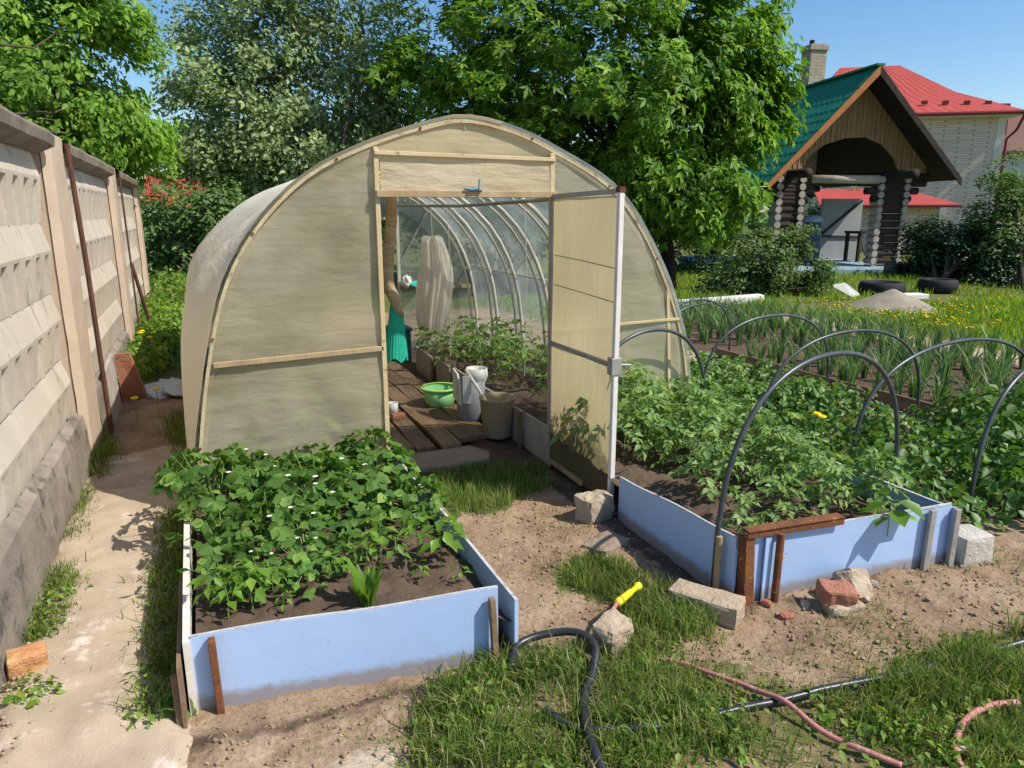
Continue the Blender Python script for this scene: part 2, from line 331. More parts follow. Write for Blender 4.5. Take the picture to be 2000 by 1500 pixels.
def copy_tree(o, loc, rz, sc, parent=None):
    c = o.copy(); COL.objects.link(c)
    if parent: c.parent = parent
    else: c.location = loc; c.rotation_euler = (0, 0, rz); c.scale = sc
    for ch in [x for x in o.children]:
        copy_tree(ch, None, None, None, c)
    return c

# leaf shapes: (verts, tris) in a frame where x = across, y = along, z = normal
LEAF = (np.array([(0,0,0),(.28,.40,.12),(0,1,-.06),(-.28,.40,.12)]), np.array([(0,1,2),(0,2,3)]))
WIDE = (np.array([(0,0,0),(.38,.22,.06),(.46,.58,.05),(0,1,-.08),(-.46,.58,.05),(-.38,.22,.06),(0,.5,-.02)]),
        np.array([(0,1,6),(1,2,6),(2,3,6),(3,4,6),(4,5,6),(5,0,6)]))
STRAW = (np.array([(0,0,0),(.30,.22,.12),(.38,.60,.15),(0,1,-.06),(-.38,.60,.15),(-.30,.22,.12),(0,.5,-.02)]), WIDE[1])
def _lobes():
    pts = [(0,0,0)]; tr = []
    for a, l in ((-62, .72), (0, 1), (62, .72)):
        c, s = math.cos(R(a)), math.sin(R(a)); b = len(pts)
        for x, y, z in ((.2, .5, .05), (0, 1, -.1), (-.2, .5, .05)):
            x *= l; y *= l; pts.append((x*c+y*s, -x*s+y*c+.15, z))
        tr += [(0, b, b+1), (0, b+1, b+2)]
    return np.array(pts), np.array(tr)
LOBED = _lobes()
def leaves(P, Nrm, size, shape, rng, spin=None):
    """P Nx3 positions, Nrm Nx3 normals, size N -> V, F"""
    n = len(P); Nrm = Nrm/(np.linalg.norm(Nrm, axis=1, keepdims=True)+1e-9)
    if spin is None: spin = rng.normal(size=(n, 3))
    Y = spin-Nrm*np.sum(spin*Nrm, axis=1, keepdims=True); Y /= np.linalg.norm(Y, axis=1, keepdims=True)+1e-9
    X = np.cross(Y, Nrm); S, T = shape; k = len(S)
    V = P[:, None, :]+size[:, None, None]*(S[None,:,0:1]*X[:,None,:]+S[None,:,1:2]*Y[:,None,:]+S[None,:,2:3]*Nrm[:,None,:])
    Fc = (T[None]+(np.arange(n)*k)[:, None, None]).reshape(-1, 3)
    return V.reshape(-1, 3), Fc
def joinVF(lst):
    b = 0; Vs = []; Fs = []
    for V, Fc in lst:
        Vs.append(V); Fs.append(np.asarray(Fc)+b); b += len(V)
    return np.concatenate(Vs), np.concatenate(Fs)

def blades(P, h, w, rng, lean=.5):
    """grass blades: two-segment tapering strips"""
    n = len(P); a = rng.uniform(0, 2*np.pi, n); d = np.stack([np.cos(a), np.sin(a), np.zeros(n)], 1)
    b = rng.uniform(0, 2*np.pi, n); x = np.stack([np.cos(b), np.sin(b), np.zeros(n)], 1)
    L_ = (lean*rng.uniform(.1, 1, n)*h)[:, None]; H = h[:, None]; W = w[:, None]; z = np.array([0, 0, 1.])
    p1 = P+d*L_*.3+z*H*.55; p2 = P+d*L_+z*H*(1-.25*lean)
    V = np.stack([P-x*W*.5, P+x*W*.5, p1+x*W*.4, p1-x*W*.4, p2], 1).reshape(-1, 3)
    T = np.array([(0,1,2),(0,2,3),(3,2,4)]); return V, (T[None]+(np.arange(n)*5)[:, None, None]).reshape(-1, 3)

def in_poly(x, y, poly):
    r = np.zeros(len(x), bool); n = len(poly)
    for i in range(n):
        (x0, y0), (x1, y1) = poly[i], poly[(i+1) % n]
        c = ((y0 > y) != (y1 > y)) & (x < (x1-x0)*(y-y0)/(y1-y0+1e-12)+x0); r ^= c
    return r
def sample_poly(poly, n, rng, clump=0, cs=6, seed=3, thr=.45):
    p = np.array(poly); lo, hi = p.min(0), p.max(0); out = []; m = 0
    while m < n:
        q = rng.uniform(lo, hi, (n*2, 2)); k = in_poly(q[:, 0], q[:, 1], poly)
        if clump: k &= (fbm(q[:, 0]*cs, q[:, 1]*cs, seed, 3)+rng.normal(0, .085, len(q))) > thr
        q = q[k]; out.append(q); m += len(q)
        if len(q) == 0: break
    return np.concatenate(out)[:n]
def gpoly(*px): return [tuple(G(*p)[:2]) for p in px]

# ------------------------------------------------------------------ ground
def gz(x, y):
    x = np.asarray(x, float); y = np.asarray(y, float)
    near = np.clip(1-(np.hypot(x-1.5, y-3)-9)/6, 0, 1)
    z = (fbm(x*2.2, y*2.2, 1, 5)-.5)*.06*near+(fbm(x*13, y*13, 9, 4)-.5)*.034*near
    z = z+.035*np.exp(-((y-1.98-.02*x)/.07)**2)*((x > -.2) & (x < 3.1))*fbm(x*6, y*6, 4, 3)*near       # earth banked against the boards
    z = z-.02*np.clip((x-3.2)/1, 0, 1)*near
    far = np.clip((np.hypot(x, y)-14)/10, 0, 1)
    return z+(fbm(x*.25, y*.25, 5, 3)-.5)*.5*far
def gz1(x, y): return float(gz(np.array([x]), np.array([y]))[0])

GRASS_POLYS = dict(
    front=gpoly((800, 1500), (820, 1380), (960, 1290), (1050, 1255), (1260, 1240), (1330, 1290), (1420, 1300), (1500, 1330), (1600, 1350), (1720, 1310), (1850, 1270), (2010, 1230), (2010, 1510)),
    strip=gpoly((1240, 1240), (1190, 1160), (1230, 1120), (1290, 1140), (1360, 1170), (1400, 1240), (1330, 1260)),
    tuft=gpoly((1105, 1120), (1150, 1092), (1230, 1105), (1260, 1140), (1180, 1165), (1120, 1150)),
    door=gpoly((840, 930), (930, 915), (1060, 905), (1075, 950), (1010, 975), (960, 1005), (880, 1000), (855, 960)),
)
def zones(x, y):
    g = np.zeros(len(x)); s = np.zeros(len(x)); d = np.zeros(len(x))
    for k, p in GRASS_POLYS.items(): g = np.maximum(g, in_poly(x, y, p)*(.55 if k in ('front', 'strip') else .9))
    lawn = (x > 8.6+.3*(fbm(y*.6, y*0, 3)-.5)) | (y > 11)
    g = np.maximum(g, lawn*.95)
    g = np.maximum(g, ((x > -.8) & (x < 0) & (y > 6.5))*.8)
    g = np.maximum(g, ((x > 3.1) & (x < 4.85) & (y > 2.2) & (y < 6.5))*.35)
    s = np.maximum(s, ((x > 4.75) & (x < 5.15) & (y > 2) & (y < 9))*.9)                     # trodden path between the beds
    s = np.maximum(s, ((x > 7.95) & (x < 8.7) & (y > 1) & (y < 9))*.95)
    s = np.maximum(s, np.exp(-(((x-11.0)/2.4)**2+((y-9.0-.0*(x-10.5))/.8)**2)**2)*.9)
    s = np.maximum(s, ((x > -.12) & (x < .75) & (y < 2.02))*.35)
    s = np.maximum(s, np.exp(-(((x-.42)/.28)**2+((y-1.72)/.13)**2))*1.0)
    s = np.maximum(s, np.exp(-(((x-1.15)/.16)**2+((y-2.75)/.3)**2))*.35)
    d = np.maximum(d, ((x > 5.1) & (x < 7.95) & (y > 1.5) & (y < 10))*.8)
    d = np.maximum(d, ((x > 3.02) & (x < 4.8) & (y > 2.15) & (y < 6.5))*.55)
    d = np.maximum(d, ((x > -.2) & (x < 3.0) & (y > 3.85) & (y < 8.2))*.8)
    d = np.maximum(d, np.exp(-((y-2.05)/.06)**2)*((x > -.25) & (x < 1.05))*.55)
    d = np.maximum(d, np.exp(-((y-1.96)/.07)**2)*((x > 1.8) & (x < 3.1))*.5)
    d = np.maximum(d, ((x > 1.75) & (x < 1.95) & (y > 2) & (y < 3.9))*.6)
    return g, s, d
def axis(lo, hi, fine, far0, far1, n=26):
    a = np.arange(lo, hi, fine)
    l = lo-np.geomspace(fine*1.5, lo-far0, n)[::-1]; r = hi+np.geomspace(fine*1.5, far1-hi, n); return np.concatenate([l, a, r])
gx = axis(-.9, 5.2, .026, -160, 190, 44); gy = axis(.7, 5.0, .026, -60, 260, 52)
GX, GY = np.meshgrid(gx, gy); ZZ = gz(GX, GY)
gv = np.stack([GX, GY, ZZ], -1).reshape(-1, 3); nx_, ny_ = len(gx), len(gy)
ii = (np.arange(ny_-1)[:, None]*nx_+np.arange(nx_-1)).ravel()
ground = np_mesh('ground', gv, np.stack([ii, ii+1, ii+nx_+1, ii+nx_], 1), None or bpy.data.materials.new('ground_dirt'), smooth=True)
ground['kind'] = 'structure'
wob = .10*(fbm(gv[:, 0]*3, gv[:, 1]*3, 31, 3)-.5); wob2 = .10*(fbm(gv[:, 0]*3, gv[:, 1]*3, 41, 3)-.5)
zg, zs, zd = zones(gv[:, 0]+wob*2, gv[:, 1]+wob2*2)
ca = ground.data.color_attributes.new('zone', 'FLOAT_COLOR', 'POINT')
ca.data.foreach_set('color', np.stack([zg, zs, zd, np.ones_like(zg)], 1).astype(np.float32).ravel())
m = ground.data.materials[0]; m.use_nodes = True; nt = m.node_tree; N = nt.nodes; L = nt.links; N.clear()
p = _pos(N); at = N.new('ShaderNodeAttribute'); at.attribute_name = 'zone'
sp = N.new('ShaderNodeSeparateColor'); L.new(at.outputs['Color'], sp.inputs[0])
def soften(sock, lo, hi):
    a = N.new('ShaderNodeMath'); a.operation = 'MULTIPLY_ADD'; L.new(_noise(N, L, p, 9, 8, .7), a.inputs[0]); a.inputs[1].default_value = .9; 
    b = N.new('ShaderNodeMath'); b.operation = 'SUBTRACT'; L.new(sock, b.inputs[0]); b.inputs[1].default_value = .45; L.new(b.outputs[0], a.inputs[2])
    return _ramp(N, L, a.outputs[0], [(lo, (0,)*3), (hi, (1,)*3)])
base = _ramp(N, L, _noise(N, L, p, 3.2, 10, .68), [(.30, (.17, .115, .070)), (.48, (.33, .225, .14)), (.72, (.47, .345, .23))])
fine = _ramp(N, L, _noise(N, L, p, 55, 6, .75), [(.3, (.56,)*3), (.5, (.98,)*3), (.7, (1.25,)*3)])
base = _mix(N, L, 1.0, base, fine, 'MULTIPLY')
dark = _ramp(N, L, _noise(N, L, p, 12, 9, .7), [(.3, (.07, .046, .032)), (.7, (.17, .115, .08))])
sand = _ramp(N, L, _noise(N, L, p, 5, 9, .65), [(.3, (.45, .355, .245)), (.7, (.60, .50, .37))])
gr = _ramp(N, L, _noise(N, L, p, 14, 9, .7), [(.3, (.09, .095, .03)), (.6, (.15, .17, .045)), (.78, (.27, .21, .11))])
c = _mix(N, L, soften(sp.outputs['Blue'], .35, .6), base, dark)
c = _mix(N, L, soften(sp.outputs['Green'], .35, .65), c, _mix(N, L, 1.0, sand, fine, 'MULTIPLY'))
c = _mix(N, L, soften(sp.outputs['Red'], .38, .62), c, gr)
b = N.new('ShaderNodeBsdfPrincipled'); L.new(c, b.inputs['Base Color']); b.inputs['Roughness'].default_value = .95; b.inputs['Specular IOR Level'].default_value = .15
bp = N.new('ShaderNodeBump'); bp.inputs['Strength'].default_value = .7; bp.inputs['Distance'].default_value = .02
L.new(_noise(N, L, p, 38, 9, .75), bp.inputs['Height']); L.new(bp.outputs['Normal'], b.inputs['Normal'])
o_ = N.new('ShaderNodeOutputMaterial'); L.new(b.outputs[0], o_.inputs['Surface'])

# concrete path along the fence, silted over at its edges
M['path'] = solid('silted_concrete', (.53, .425, .305), (.36, .28, .195), 4.5, .92, .35, 90, spots=((.64, .54, .46), .40), sspots=7)
px_ = np.arange(-.78, .02, .02); py_ = np.arange(1.0, 5.3, .03); PX, PY = np.meshgrid(px_, py_)
edge = np.minimum(PX+.70+.12*(fbm(PY*2, PX*2, 8)-.5), -.20-PX+.10*(fbm(PY*2.5, PX*0, 12)-.5)+np.clip(2.15-PY, 0, 1)*.22)
edge = np.minimum(edge, 5.12-PY+.25*(fbm(PX*3, PY*0, 19)-.5))
hgt = np.clip(edge*.5+(fbm(PX*9, PY*9, 21, 4)-.5)*.075, -.05, .013)
crack = np.abs(PY-4.62-.28*PX-.03*np.sin(PX*17)) < .018
PZ = (gz(PX, PY)*.35+(fbm(PX*2.2, PY*2.2, 1, 3)-.5)*.04)+.006+hgt*.8+.004-crack*.03
pth = MB().grid(np.stack([PX, PY, PZ], -1)).build('path', M['path'], smooth=True); pth['kind'] = 'structure'

# ------------------------------------------------------------------ concrete fence
FX = -.80
fence = thing('concrete_fence', (FX, 5, 0), 'pale concrete panel fence with raised wedge pattern running along the path on the left', 'fence')
def fence_panel(y0, y1):
    rows = [.34, .70, 1.09, 1.49, 1.90]; n = max(1, round((y1-y0-.16)/.262)); cw = (y1-y0-.16)/n; X0 = FX-.02; mb = MB(); D = .042
    def P(y, z, d): return (X0+d+.004*(float(vnoise(np.array([y*7]), np.array([z*7]), 3)[0])-.5), y, z)
    for zb, zt in zip(rows[:-1], rows[1:]):
        zr = zb+(zt-zb)*.62; zs = zr-.018; ys = y0+.08
        # sloping upper band, split for a slightly uneven cast face
        for k in range(n):
            a, b = ys+k*cw, ys+(k+1)*cw
            mb.add([P(a, zr, D), P(b, zr, D), P(b, zt, .004), P(a, zt, .004)], [(0, 1, 2, 3)])
            m0, m1 = a+cw*.27, a+cw*.73; l0, l1 = a+cw*.03, a+cw*.97            # recess: narrow at the top, wide at the foot
            mb.add([P(a, zr, D), P(m0, zs, D-.002), P(l0, zb, .010), P(a, zb, .012)], [(0, 1, 2, 3)])
            mb.add([P(m1, zs, D-.002), P(b, zr, D), P(b, zb, .012), P(l1, zb, .010)], [(0, 1, 2, 3)])
            mb.add([P(a, zr, D), P(b, zr, D), P(m1, zs, D-.002), P(m0, zs, D-.002)], [(0, 1, 2, 3)])
            r0_, r1_, s0, s1 = P(m0+cw*.04, zs-.012, .010), P(m1-cw*.04, zs-.012, .010), P(l0+cw*.03, zb, .0), P(l1-cw*.03, zb, .0)
            mb.add([r0_, r1_, s1, s0], [(0, 1, 2, 3)]); mb.add([P(m0, zs, D-.002), r0_, s0, P(l0, zb, .010)], [(0, 1, 2, 3)]); mb.add([r1_, P(m1, zs, D-.002), P(l1, zb, .010), s1], [(0, 1, 2, 3)]); mb.add([P(m0, zs, D-.002), P(m1, zs, D-.002), r1_, r0_], [(0, 1, 2, 3)])
        for ya, yb in ((y0, ys), (ys+n*cw, y1)):
            e = ya if ya == y0 else yb; w_ = yb if ya == y0 else ya
            mb.add([P(e, zr, .0), P(w_, zr, D), P(w_, zt, .004), P(e, zt, .0)], [(0, 1, 2, 3)]); mb.add([P(e, zb, .0), P(w_, zb, .012), P(w_, zr, D), P(e, zr, .0)], [(0, 1, 2, 3)])
    mb.build('panel', M['concrete'], fence)
    MB().box((FX-.16, y0, .30), (FX-.03, y1, 1.90)).build('panel_back', M['concrete'], fence)
    ny = 40; yy = np.linspace(y0-.02, y1+.02, ny)
    prof = [(FX+.0, .36), (FX+.045, .325), (FX+.055, .26), (FX+.07, -.1)]
    Pp = np.array([[(x+.012*(fbm(np.array([y*4]), np.array([z*4]), 5)[0]-.5), y, z) for y in yy] for x, z in prof])
    MB().grid(Pp).build('plinth', M['plinth'], fence)
    cb = MB(); Pc = []
    for (x, z) in ((FX-.10, 1.99), (FX+.10, 1.985), (FX+.112, 1.965), (FX+.105, 1.915), (FX+.01, 1.87)):
        Pc.append([(x+.015*(fbm(np.array([y*5]), np.array([z*9]), 6)[0]-.5), y, z+.02*(fbm(np.array([y*4]), np.array([x*4]), 7)[0]-.5)) for y in np.linspace(y0+.02, y1-.05, 50)])
    cb.grid(np.array(Pc)).build('coping', M['coping'], fence)
for y0, y1 in ((2.02, 4.98), (5.50, 8.42), (8.85, 11.8)): fence_panel(y0, y1)
for y0, y1 in ((4.97, 5.51), (8.41, 8.86), (11.79, 12.2)):
    b = MB(); n = 14; zz = np.linspace(0, 2.0, 24)
    yy = np.linspace(y0, y1, n); P = [[(FX+.075+.008*(fbm(np.array([y*9]), np.array([z*9]), 2)[0]-.5)-(.05 if (i in (0, n-1)) else 0), y, z) for i, y in enumerate(yy)] for z in zz]
    b.grid(np.array(P)); b.box((FX-.16, y0+.01, 0), (FX+.02, y1-.01, 1.985)); b.build('post', M['concrete_post'], fence)
def rod(name, pts, r, label, cat, mat='rust_dark'):
    o = MB().tube(pts, r, 8).build(name, M[mat]); return tag(o, label, cat)
rod('iron_rod', [(FX+.10, 5.45, 1.97), (FX+.115, 5.5, 1.2), (FX+.12, 5.56, -.02)], .016, 'long rusty iron rod leaning against the nearest fence post', 'rod')
b = MB().tube([(FX+.115, 8.75, 1.95), (FX+.12, 8.8, 1.0), (FX+.12, 8.85, .1)], .010, 8).build('iron_rod', M['rust_dark']); tag(b, 'rusty iron rod standing against the second fence post', 'rod')
b = MB().tube([(FX+.10, 9.1, 1.0), (FX+.2, 9.25, .35)], .02, 8).build('iron_bar', M['rust_dark']); tag(b, 'short dark iron bar leaning on the fence among the weeds', 'bar')
b = MB().slab([(-.72, 5.95, 0), (-.72, 6.5, 0), (-.74, 6.5, .44), (-.74, 5.95, .40)], (.025, 0, 0)).build('leaning_board', M['slate']); tag(b, 'grey slab leaning against the fence foot behind the long iron rod', 'board')
b = MB().slab([(-.70, 6.62, 0), (-.52, 6.72, 0), (-.60, 6.50, .44), (-.70, 6.46, .44)], (.012, .022, 0)).build('rusty_board', M['brick_red']); tag(b, 'rust brown board leaning on the grey slab at the fence foot', 'board')

# ------------------------------------------------------------------ greenhouse
FY, BY = 3.85, 8.0
gh = thing('greenhouse', (1.4, FY, 0), 'arched greenhouse covered in yellowed translucent sheets with its door standing open', 'greenhouse')
def resample(P, n):
    P = np.array(P, float); d = np.concatenate([[0], np.cumsum(np.linalg.norm(np.diff(P, axis=0), axis=1))]); d /= d[-1]
    # smooth with a Catmull-Rom pass, then even spacing
    out = []
    for k in range(len(P)-1):
        p0, p1, p2, p3 = P[max(k-1, 0)], P[k], P[k+1], P[min(k+2, len(P)-1)]
        for t in np.linspace(0, 1, 12, endpoint=False):
            out.append(.5*((2*p1)+(-p0+p2)*t+(2*p0-5*p1+4*p2-p3)*t*t+(-p0+3*p1-3*p2+p3)*t**3))
    out.append(P[-1]); P = np.array(out); d = np.concatenate([[0], np.cumsum(np.linalg.norm(np.diff(P, axis=0), axis=1))]); d /= d[-1]
    q = np.linspace(0, 1, n); return np.stack([np.interp(q, d, P[:, 0]), np.interp(q, d, P[:, 1])], 1)
FRONT = resample([(-.13,0),(-.08,.40),(0,.83),(.11,1.2),(.28,1.48),(.54,1.73),(.85,1.885),(1.16,1.99),(1.37,2.035),(1.62,2.0),(1.9,1.90),(2.33,1.67),(2.64,1.28),(2.86,.80),(2.95,.36),(2.98,0)], 61)
MID = resample([(-.14,0),(-.14,.5),(-.10,.95),(-.025,1.14),(.07,1.27),(.22,1.43),(.42,1.60),(.65,1.73),(.87,1.815),(1.12,1.91),(1.38,1.975),(1.65,1.95),(1.98,1.86),(2.36,1.66),(2.66,1.36),(2.86,.95),(2.94,.5),(2.97,0)], 61)
def arch(Y, off=0.0):
    t = min(1, max(0, (Y-FY)/.5)); t = t*t*(3-2*t); P = FRONT*(1-t)+MID*t
    if off:
        tn = np.gradient(P, axis=0); tn /= np.linalg.norm(tn, axis=1, keepdims=True); P = P+np.stack([-tn[:, 1], tn[:, 0]], 1)*off
    return P
ysk = np.concatenate([np.linspace(FY-.03, FY+.8, 9), np.linspace(FY+.95, BY+.02, 30)])
sk = []
for Y in ysk:
    P = arch(Y, .022); sag = .012*(np.abs(np.sin((Y-FY)*math.pi/.65))-.5)
    P = P-np.stack([(P[:, 0]-1.4)*.012*0, np.zeros(len(P))], 1)
    P[:, 1] -= np.clip(P[:, 1], 0, .3)*.0+sag*(P[:, 1] > .2)
    P[:, 0] += .014*(fbm(P[:, 1]*3+Y*2, P[:, 0]*2+Y, 51, 3)-.5)
    sk.append([(x, Y, max(z, 0)) for x, z in P])
sk = np.array(sk); MB().grid(sk[:, :33]).build('cover', M['film_side'], gh, smooth=True)['label'] = 'whitish left cover sheet'
MB().grid(sk[:, 32:]).build('cover', M['film_clear'], gh, smooth=True)['label'] = 'clear hazy right cover film'
def zarch(x, P=None):
    P = FRONT if P is None else P
    k = np.argmax(P[:, 1]); return float(np.interp(x, P[:, 0], P[:, 1]))
def panel(name, mat, xs, y, zlo, zhi, wav=.006, seed=1):
    """sheet hung in the plane Y=y between zlo(x) and zhi(x), gently buckled"""
    g = []
    for t in np.linspace(0, 1, 26):
        row = []
        for x in xs:
            z = zlo(x)+(zhi(x)-zlo(x))*t; row.append((x, y+wav*2*(float(fbm(np.array([x*2.5]), np.array([z*3.5]), seed, 3)[0])-.5), z))
        g.append(row)
    return MB().grid(np.array(g)).build(name, mat, gh, smooth=True)
JL, JR, DT = .885, 1.905, 1.645
panel('front_panel', M['film_front'], np.linspace(-.125, JL, 30), FY, lambda x: .02, lambda x: max(.03, zarch(x)-.005), .022, 61)['label'] = 'greenish front panel left of the doorway'
panel('front_panel', M['film_right'], np.linspace(JR, 2.975, 30), FY, lambda x: .02, lambda x: max(.03, zarch(x)-.005), .022, 62)['label'] = 'cream front panel right of the doorway'
panel('gable_panel', M['film_gable'], np.linspace(JL, JR, 24), FY+.003, lambda x: 1.845, lambda x: zarch(x)-.005, .02, 63)
panel('lintel_panel', M['film_lintel'], np.linspace(JL+.02, JR-.01, 24), FY-.018, lambda x: DT+.01, lambda x: 1.845+.008*math.sin(x*7), .016, 64)
# timber on the front: bent arch strips, jambs, rails
def strip(P, y, w, d, name, mat, i0=0, i1=None):
    P = P[i0:i1]; mb = MB(); tn = np.gradient(P, axis=0); tn /= np.linalg.norm(tn, axis=1, keepdims=True); nr = np.stack([-tn[:, 1], tn[:, 0]], 1)
    a = P-nr*w*.6; c = P+nr*w*.4
    ring = np.array([[(x, y-d, z) for x, z in a], [(x, y-d, z) for x, z in c], [(x, y+.005, z) for x, z in c], [(x, y+.005, z) for x, z in a], [(x, y-d, z) for x, z in a]])
    return mb.grid(ring).build(name, mat, gh)
strip(FRONT, FY-.004, .017, .010, 'arch_strip', M['strip'], 2, 28); strip(FRONT, FY-.004, .026, .012, 'arch_strip', M['strip'], 27, 59)
MB().bar((JL, FY-.012, 0), (JL, FY-.012, zarch(JL)-.02), .026, .022).build('door_jamb', M['wood_cream'], gh, .003)
MB().bar((JR+.005, FY-.012, .02), (JR-.005, FY-.012, zarch(JR)-.02), .028, .024).build('door_jamb', M['wood_cream'], gh, .003)
MB().bar((JL-.01, FY-.03, DT), (JR+.02, FY-.03, DT+.004), .03, .035).build('lintel_rail', M['wood'], gh, .003)
MB().bar((JL-.01, FY-.027, 1.85), (JR+.01, FY-.027, 1.842), .016, .022).build('lintel_rail', M['wood_cream'], gh, .003)
MB().bar((.015, FY-.014, .80), (JL, FY-.014, .825), .018, .028).build('front_rail', M['wood'], gh, .003)
MB().bar((JR, FY-.014, .86), (2.84, FY-.014, .875), .014, .018).build('front_rail', M['wood_cream'], gh, .003)
MB().bar((2.80, FY-.01, .3), (2.74, FY-.01, 1.1), .022, .01).build('front_strip', M['wood_cream'], gh)
nb = MB()
for i in (4, 10, 16, 22, 27, 34, 40, 46, 52):
    x, z = FRONT[i]; nb.box((x-.005, FY-.022, z-.005), (x+.005, FY-.016, z+.005))
nb.build('fixing_nails', M['rust'], gh)
b = MB(); b.tube([(JL+.53, FY-.05, DT+.02), (JL+.50, FY-.06, DT+.025), (JL+.55, FY-.06, DT+.03), (JL+.56, FY-.05, DT+.08)], .006, 6); b.tube([(JL+.47, FY-.05, DT+.03), (JL+.57, FY-.055, DT+.022)], .009, 6); tag(b.build('twine', M['blue_rag']), 'knot of blue grey twine on the lintel above the greenhouse doorway', 'twine')
# white painted pipe hoops inside
hb = []
for k, Y in enumerate(np.arange(FY+.05, BY-.05, .66)):
    P = arch(Y, -.02); MB().tube([(x, Y, max(z, 0)) for x, z in P[::2]], .019, 8).build('frame_hoop', M['white_pipe'], gh, smooth=True)
    if k: MB().tube([(x-(.02 if x > 1.4 else -.02), Y+.05, max(z, 0)) for x, z in arch(Y, -.045)[::2]], .011, 6).build('frame_hoop', M['white_pipe'], gh, smooth=True)
MB().tube([(1.905, FY+.02, 1.625), (1.93, 5.5, 1.60), (1.97, BY-.05, 1.62)], .013, 8).build('purlin', M['grey_metal'], gh, smooth=True)
MB().tube([(1.38, FY, 1.995), (1.38, BY, 1.975)], .012, 8).build('ridge_pipe', M['white_pipe'], gh, smooth=True)
for sx, zz in ((2.88, .95), (-.10, .95)): MB().tube([(sx, FY+.7, zz), (sx, BY, zz)], .010, 6).build('purlin', M['white_pipe'], gh, smooth=True)
# back wall with an open doorway
b0 = arch(BY); zb = lambda x: max(.03, float(np.interp(x, b0[:, 0], b0[:, 1]))-.005)
OL, OR = 1.22, 2.05
panel('back_panel', M['film_back'], np.linspace(-.17, OL, 20), BY, lambda x: .02, zb, .02, 71)
panel('back_panel', M['film_back'], np.linspace(OR, 2.97, 20), BY, lambda x: .02, zb, .02, 72)
panel('back_panel', M['film_back'], np.linspace(OL, OR, 12), BY, lambda x: 1.50, zb, .02, 73)
for x in (OL, OR): MB().bar((x, BY-.02, 0), (x, BY-.02, zb(x)), .035, .03).build('back_post', M['white_pipe'], gh, .003)
MB().bar((OL, BY-.02, 1.485), (OR, BY-.02, 1.485), .03, .03).build('back_rail', M['wood_cream'], gh, .003)
MB().bar((OR, BY-.025, .72), (2.90, BY-.025, .71), .03, .045).build('back_rail', M['wood'], gh, .003)
MB().bar((OR+.02, BY-.03, 1.0), (2.5, BY-.03, 1.75), .02, .02).build('back_brace', M['grey_metal'], gh)
# door, swung open at a right angle
door_leaf = thing('door', (0, 0, 0), None, None); door_leaf.parent = gh; door_leaf.location = (JR-1.4, -.02, 0); ORG[door_leaf] = np.array([JR, FY-.02, 0])
DY0, DY1, DX = FY-.03, 3.085, 1.902
g = []
for t in np.linspace(0, 1, 30):
    g.append([(DX+.012*(float(fbm(np.array([y*3]), np.array([t*4]), 77, 3)[0])-.5), y, .03+1.60*t+(DY0-y)*0) for y in np.linspace(DY1+.01, DY0-.01, 18)])
MB().grid(np.array(g)).build('door_sheet', M['film_door'], door_leaf, smooth=True)
MB().bar((DX, DY1, .0), (DX, DY1, 1.662), .028, .028).build('door_stile', M['white_post'], door_leaf, .003)
MB().bar((DX, DY0, .03), (DX, DY0, 1.65), .024, .024).build('door_stile', M['grey_metal'], door_leaf, .003)
MB().bar((DX, DY1+.014, 1.652), (DX, DY0-.012, 1.640), .026, .024).build('door_rail', M['grey_metal'], door_leaf, .002)
MB().bar((DX-.004, DY1+.014, .785), (DX-.004, DY0-.012, .79), .024, .024).build('door_rail', M['grey_metal'], door_leaf, .002)
MB().bar((DX-.004, DY1+.3, .04), (DX-.004, DY0-.012, .045), .020, .03).build('door_rail', M['wood'], door_leaf, .002)
for z in (1.13, 1.30): MB().tube([(DX-.008, DY1+.02, z-.02), (DX-.014, DY1+.4, z), (DX-.008, DY0-.05, z+.01)], .003, 5).build('door_wire', M['grey_metal'], door_leaf)
MB().box((DX-.03, DY1-.02, .74), (DX+.03, DY1+.03, .83)).tube([(DX+.03, DY1, .79), (DX+.09, DY1-.01, .785)], .008, 6).build('door_latch', M['grey_metal'], door_leaf, .004)
MB().box((DX-.017, DY1-.017, 1.645), (DX+.017, DY1+.017, 1.672)).build('door_cap', M['rust_dark'], door_leaf)

# ------------------------------------------------------------------ inside the greenhouse
ib = thing('raised_bed', (1.9, 5.4, 0), 'soil bed edged with grey boards inside the greenhouse along its right side', 'raised bed')
ys = [3.80, 4.22, 4.60, 5.15, 5.72, 6.25, 6.9]
for i in range(len(ys)-1):
    dx = random.uniform(-.012, .012); h = .26+random.uniform(-.02, .02)
    MB().slab([(1.905+dx, ys[i]+.01, 0), (1.905-dx, ys[i+1]-.012, 0), (1.90-dx, ys[i+1]-.012, h), (1.89+dx, ys[i]+.01, h+.01)], (.016, 0, 0)).build('side_board', M['slate'], ib)
for y in (4.24, 5.17, 6.24): MB().bar((1.885, y, 0), (1.885, y, .25), .022, .04).build('stake', M['plank'], ib)
xs = np.linspace(1.915, 2.96, 30); yy = np.linspace(3.9, 7.0, 80); SX, SY = np.meshgrid(xs, yy)
MB().grid(np.stack([SX, SY, .17+.06*(fbm(SX*5, SY*5, 3, 4)-.5)*2+.03*fbm(SX*16, SY*16, 4, 3)], -1)).build('soil', M['soil'], ib, smooth=True)
plk = [(.90, 1.04, 4.42, 6.6, 'first'), (1.05, 1.18, 4.36, 6.9, 'second'), (1.19, 1.315, 4.33, 7.0, 'third'), (1.36, 1.49, 4.30, 6.8, 'fourth'), (1.50, 1.63, 4.38, 7.2, 'fifth'), (1.64, 1.77, 4.43, 7.1, 'rightmost')]
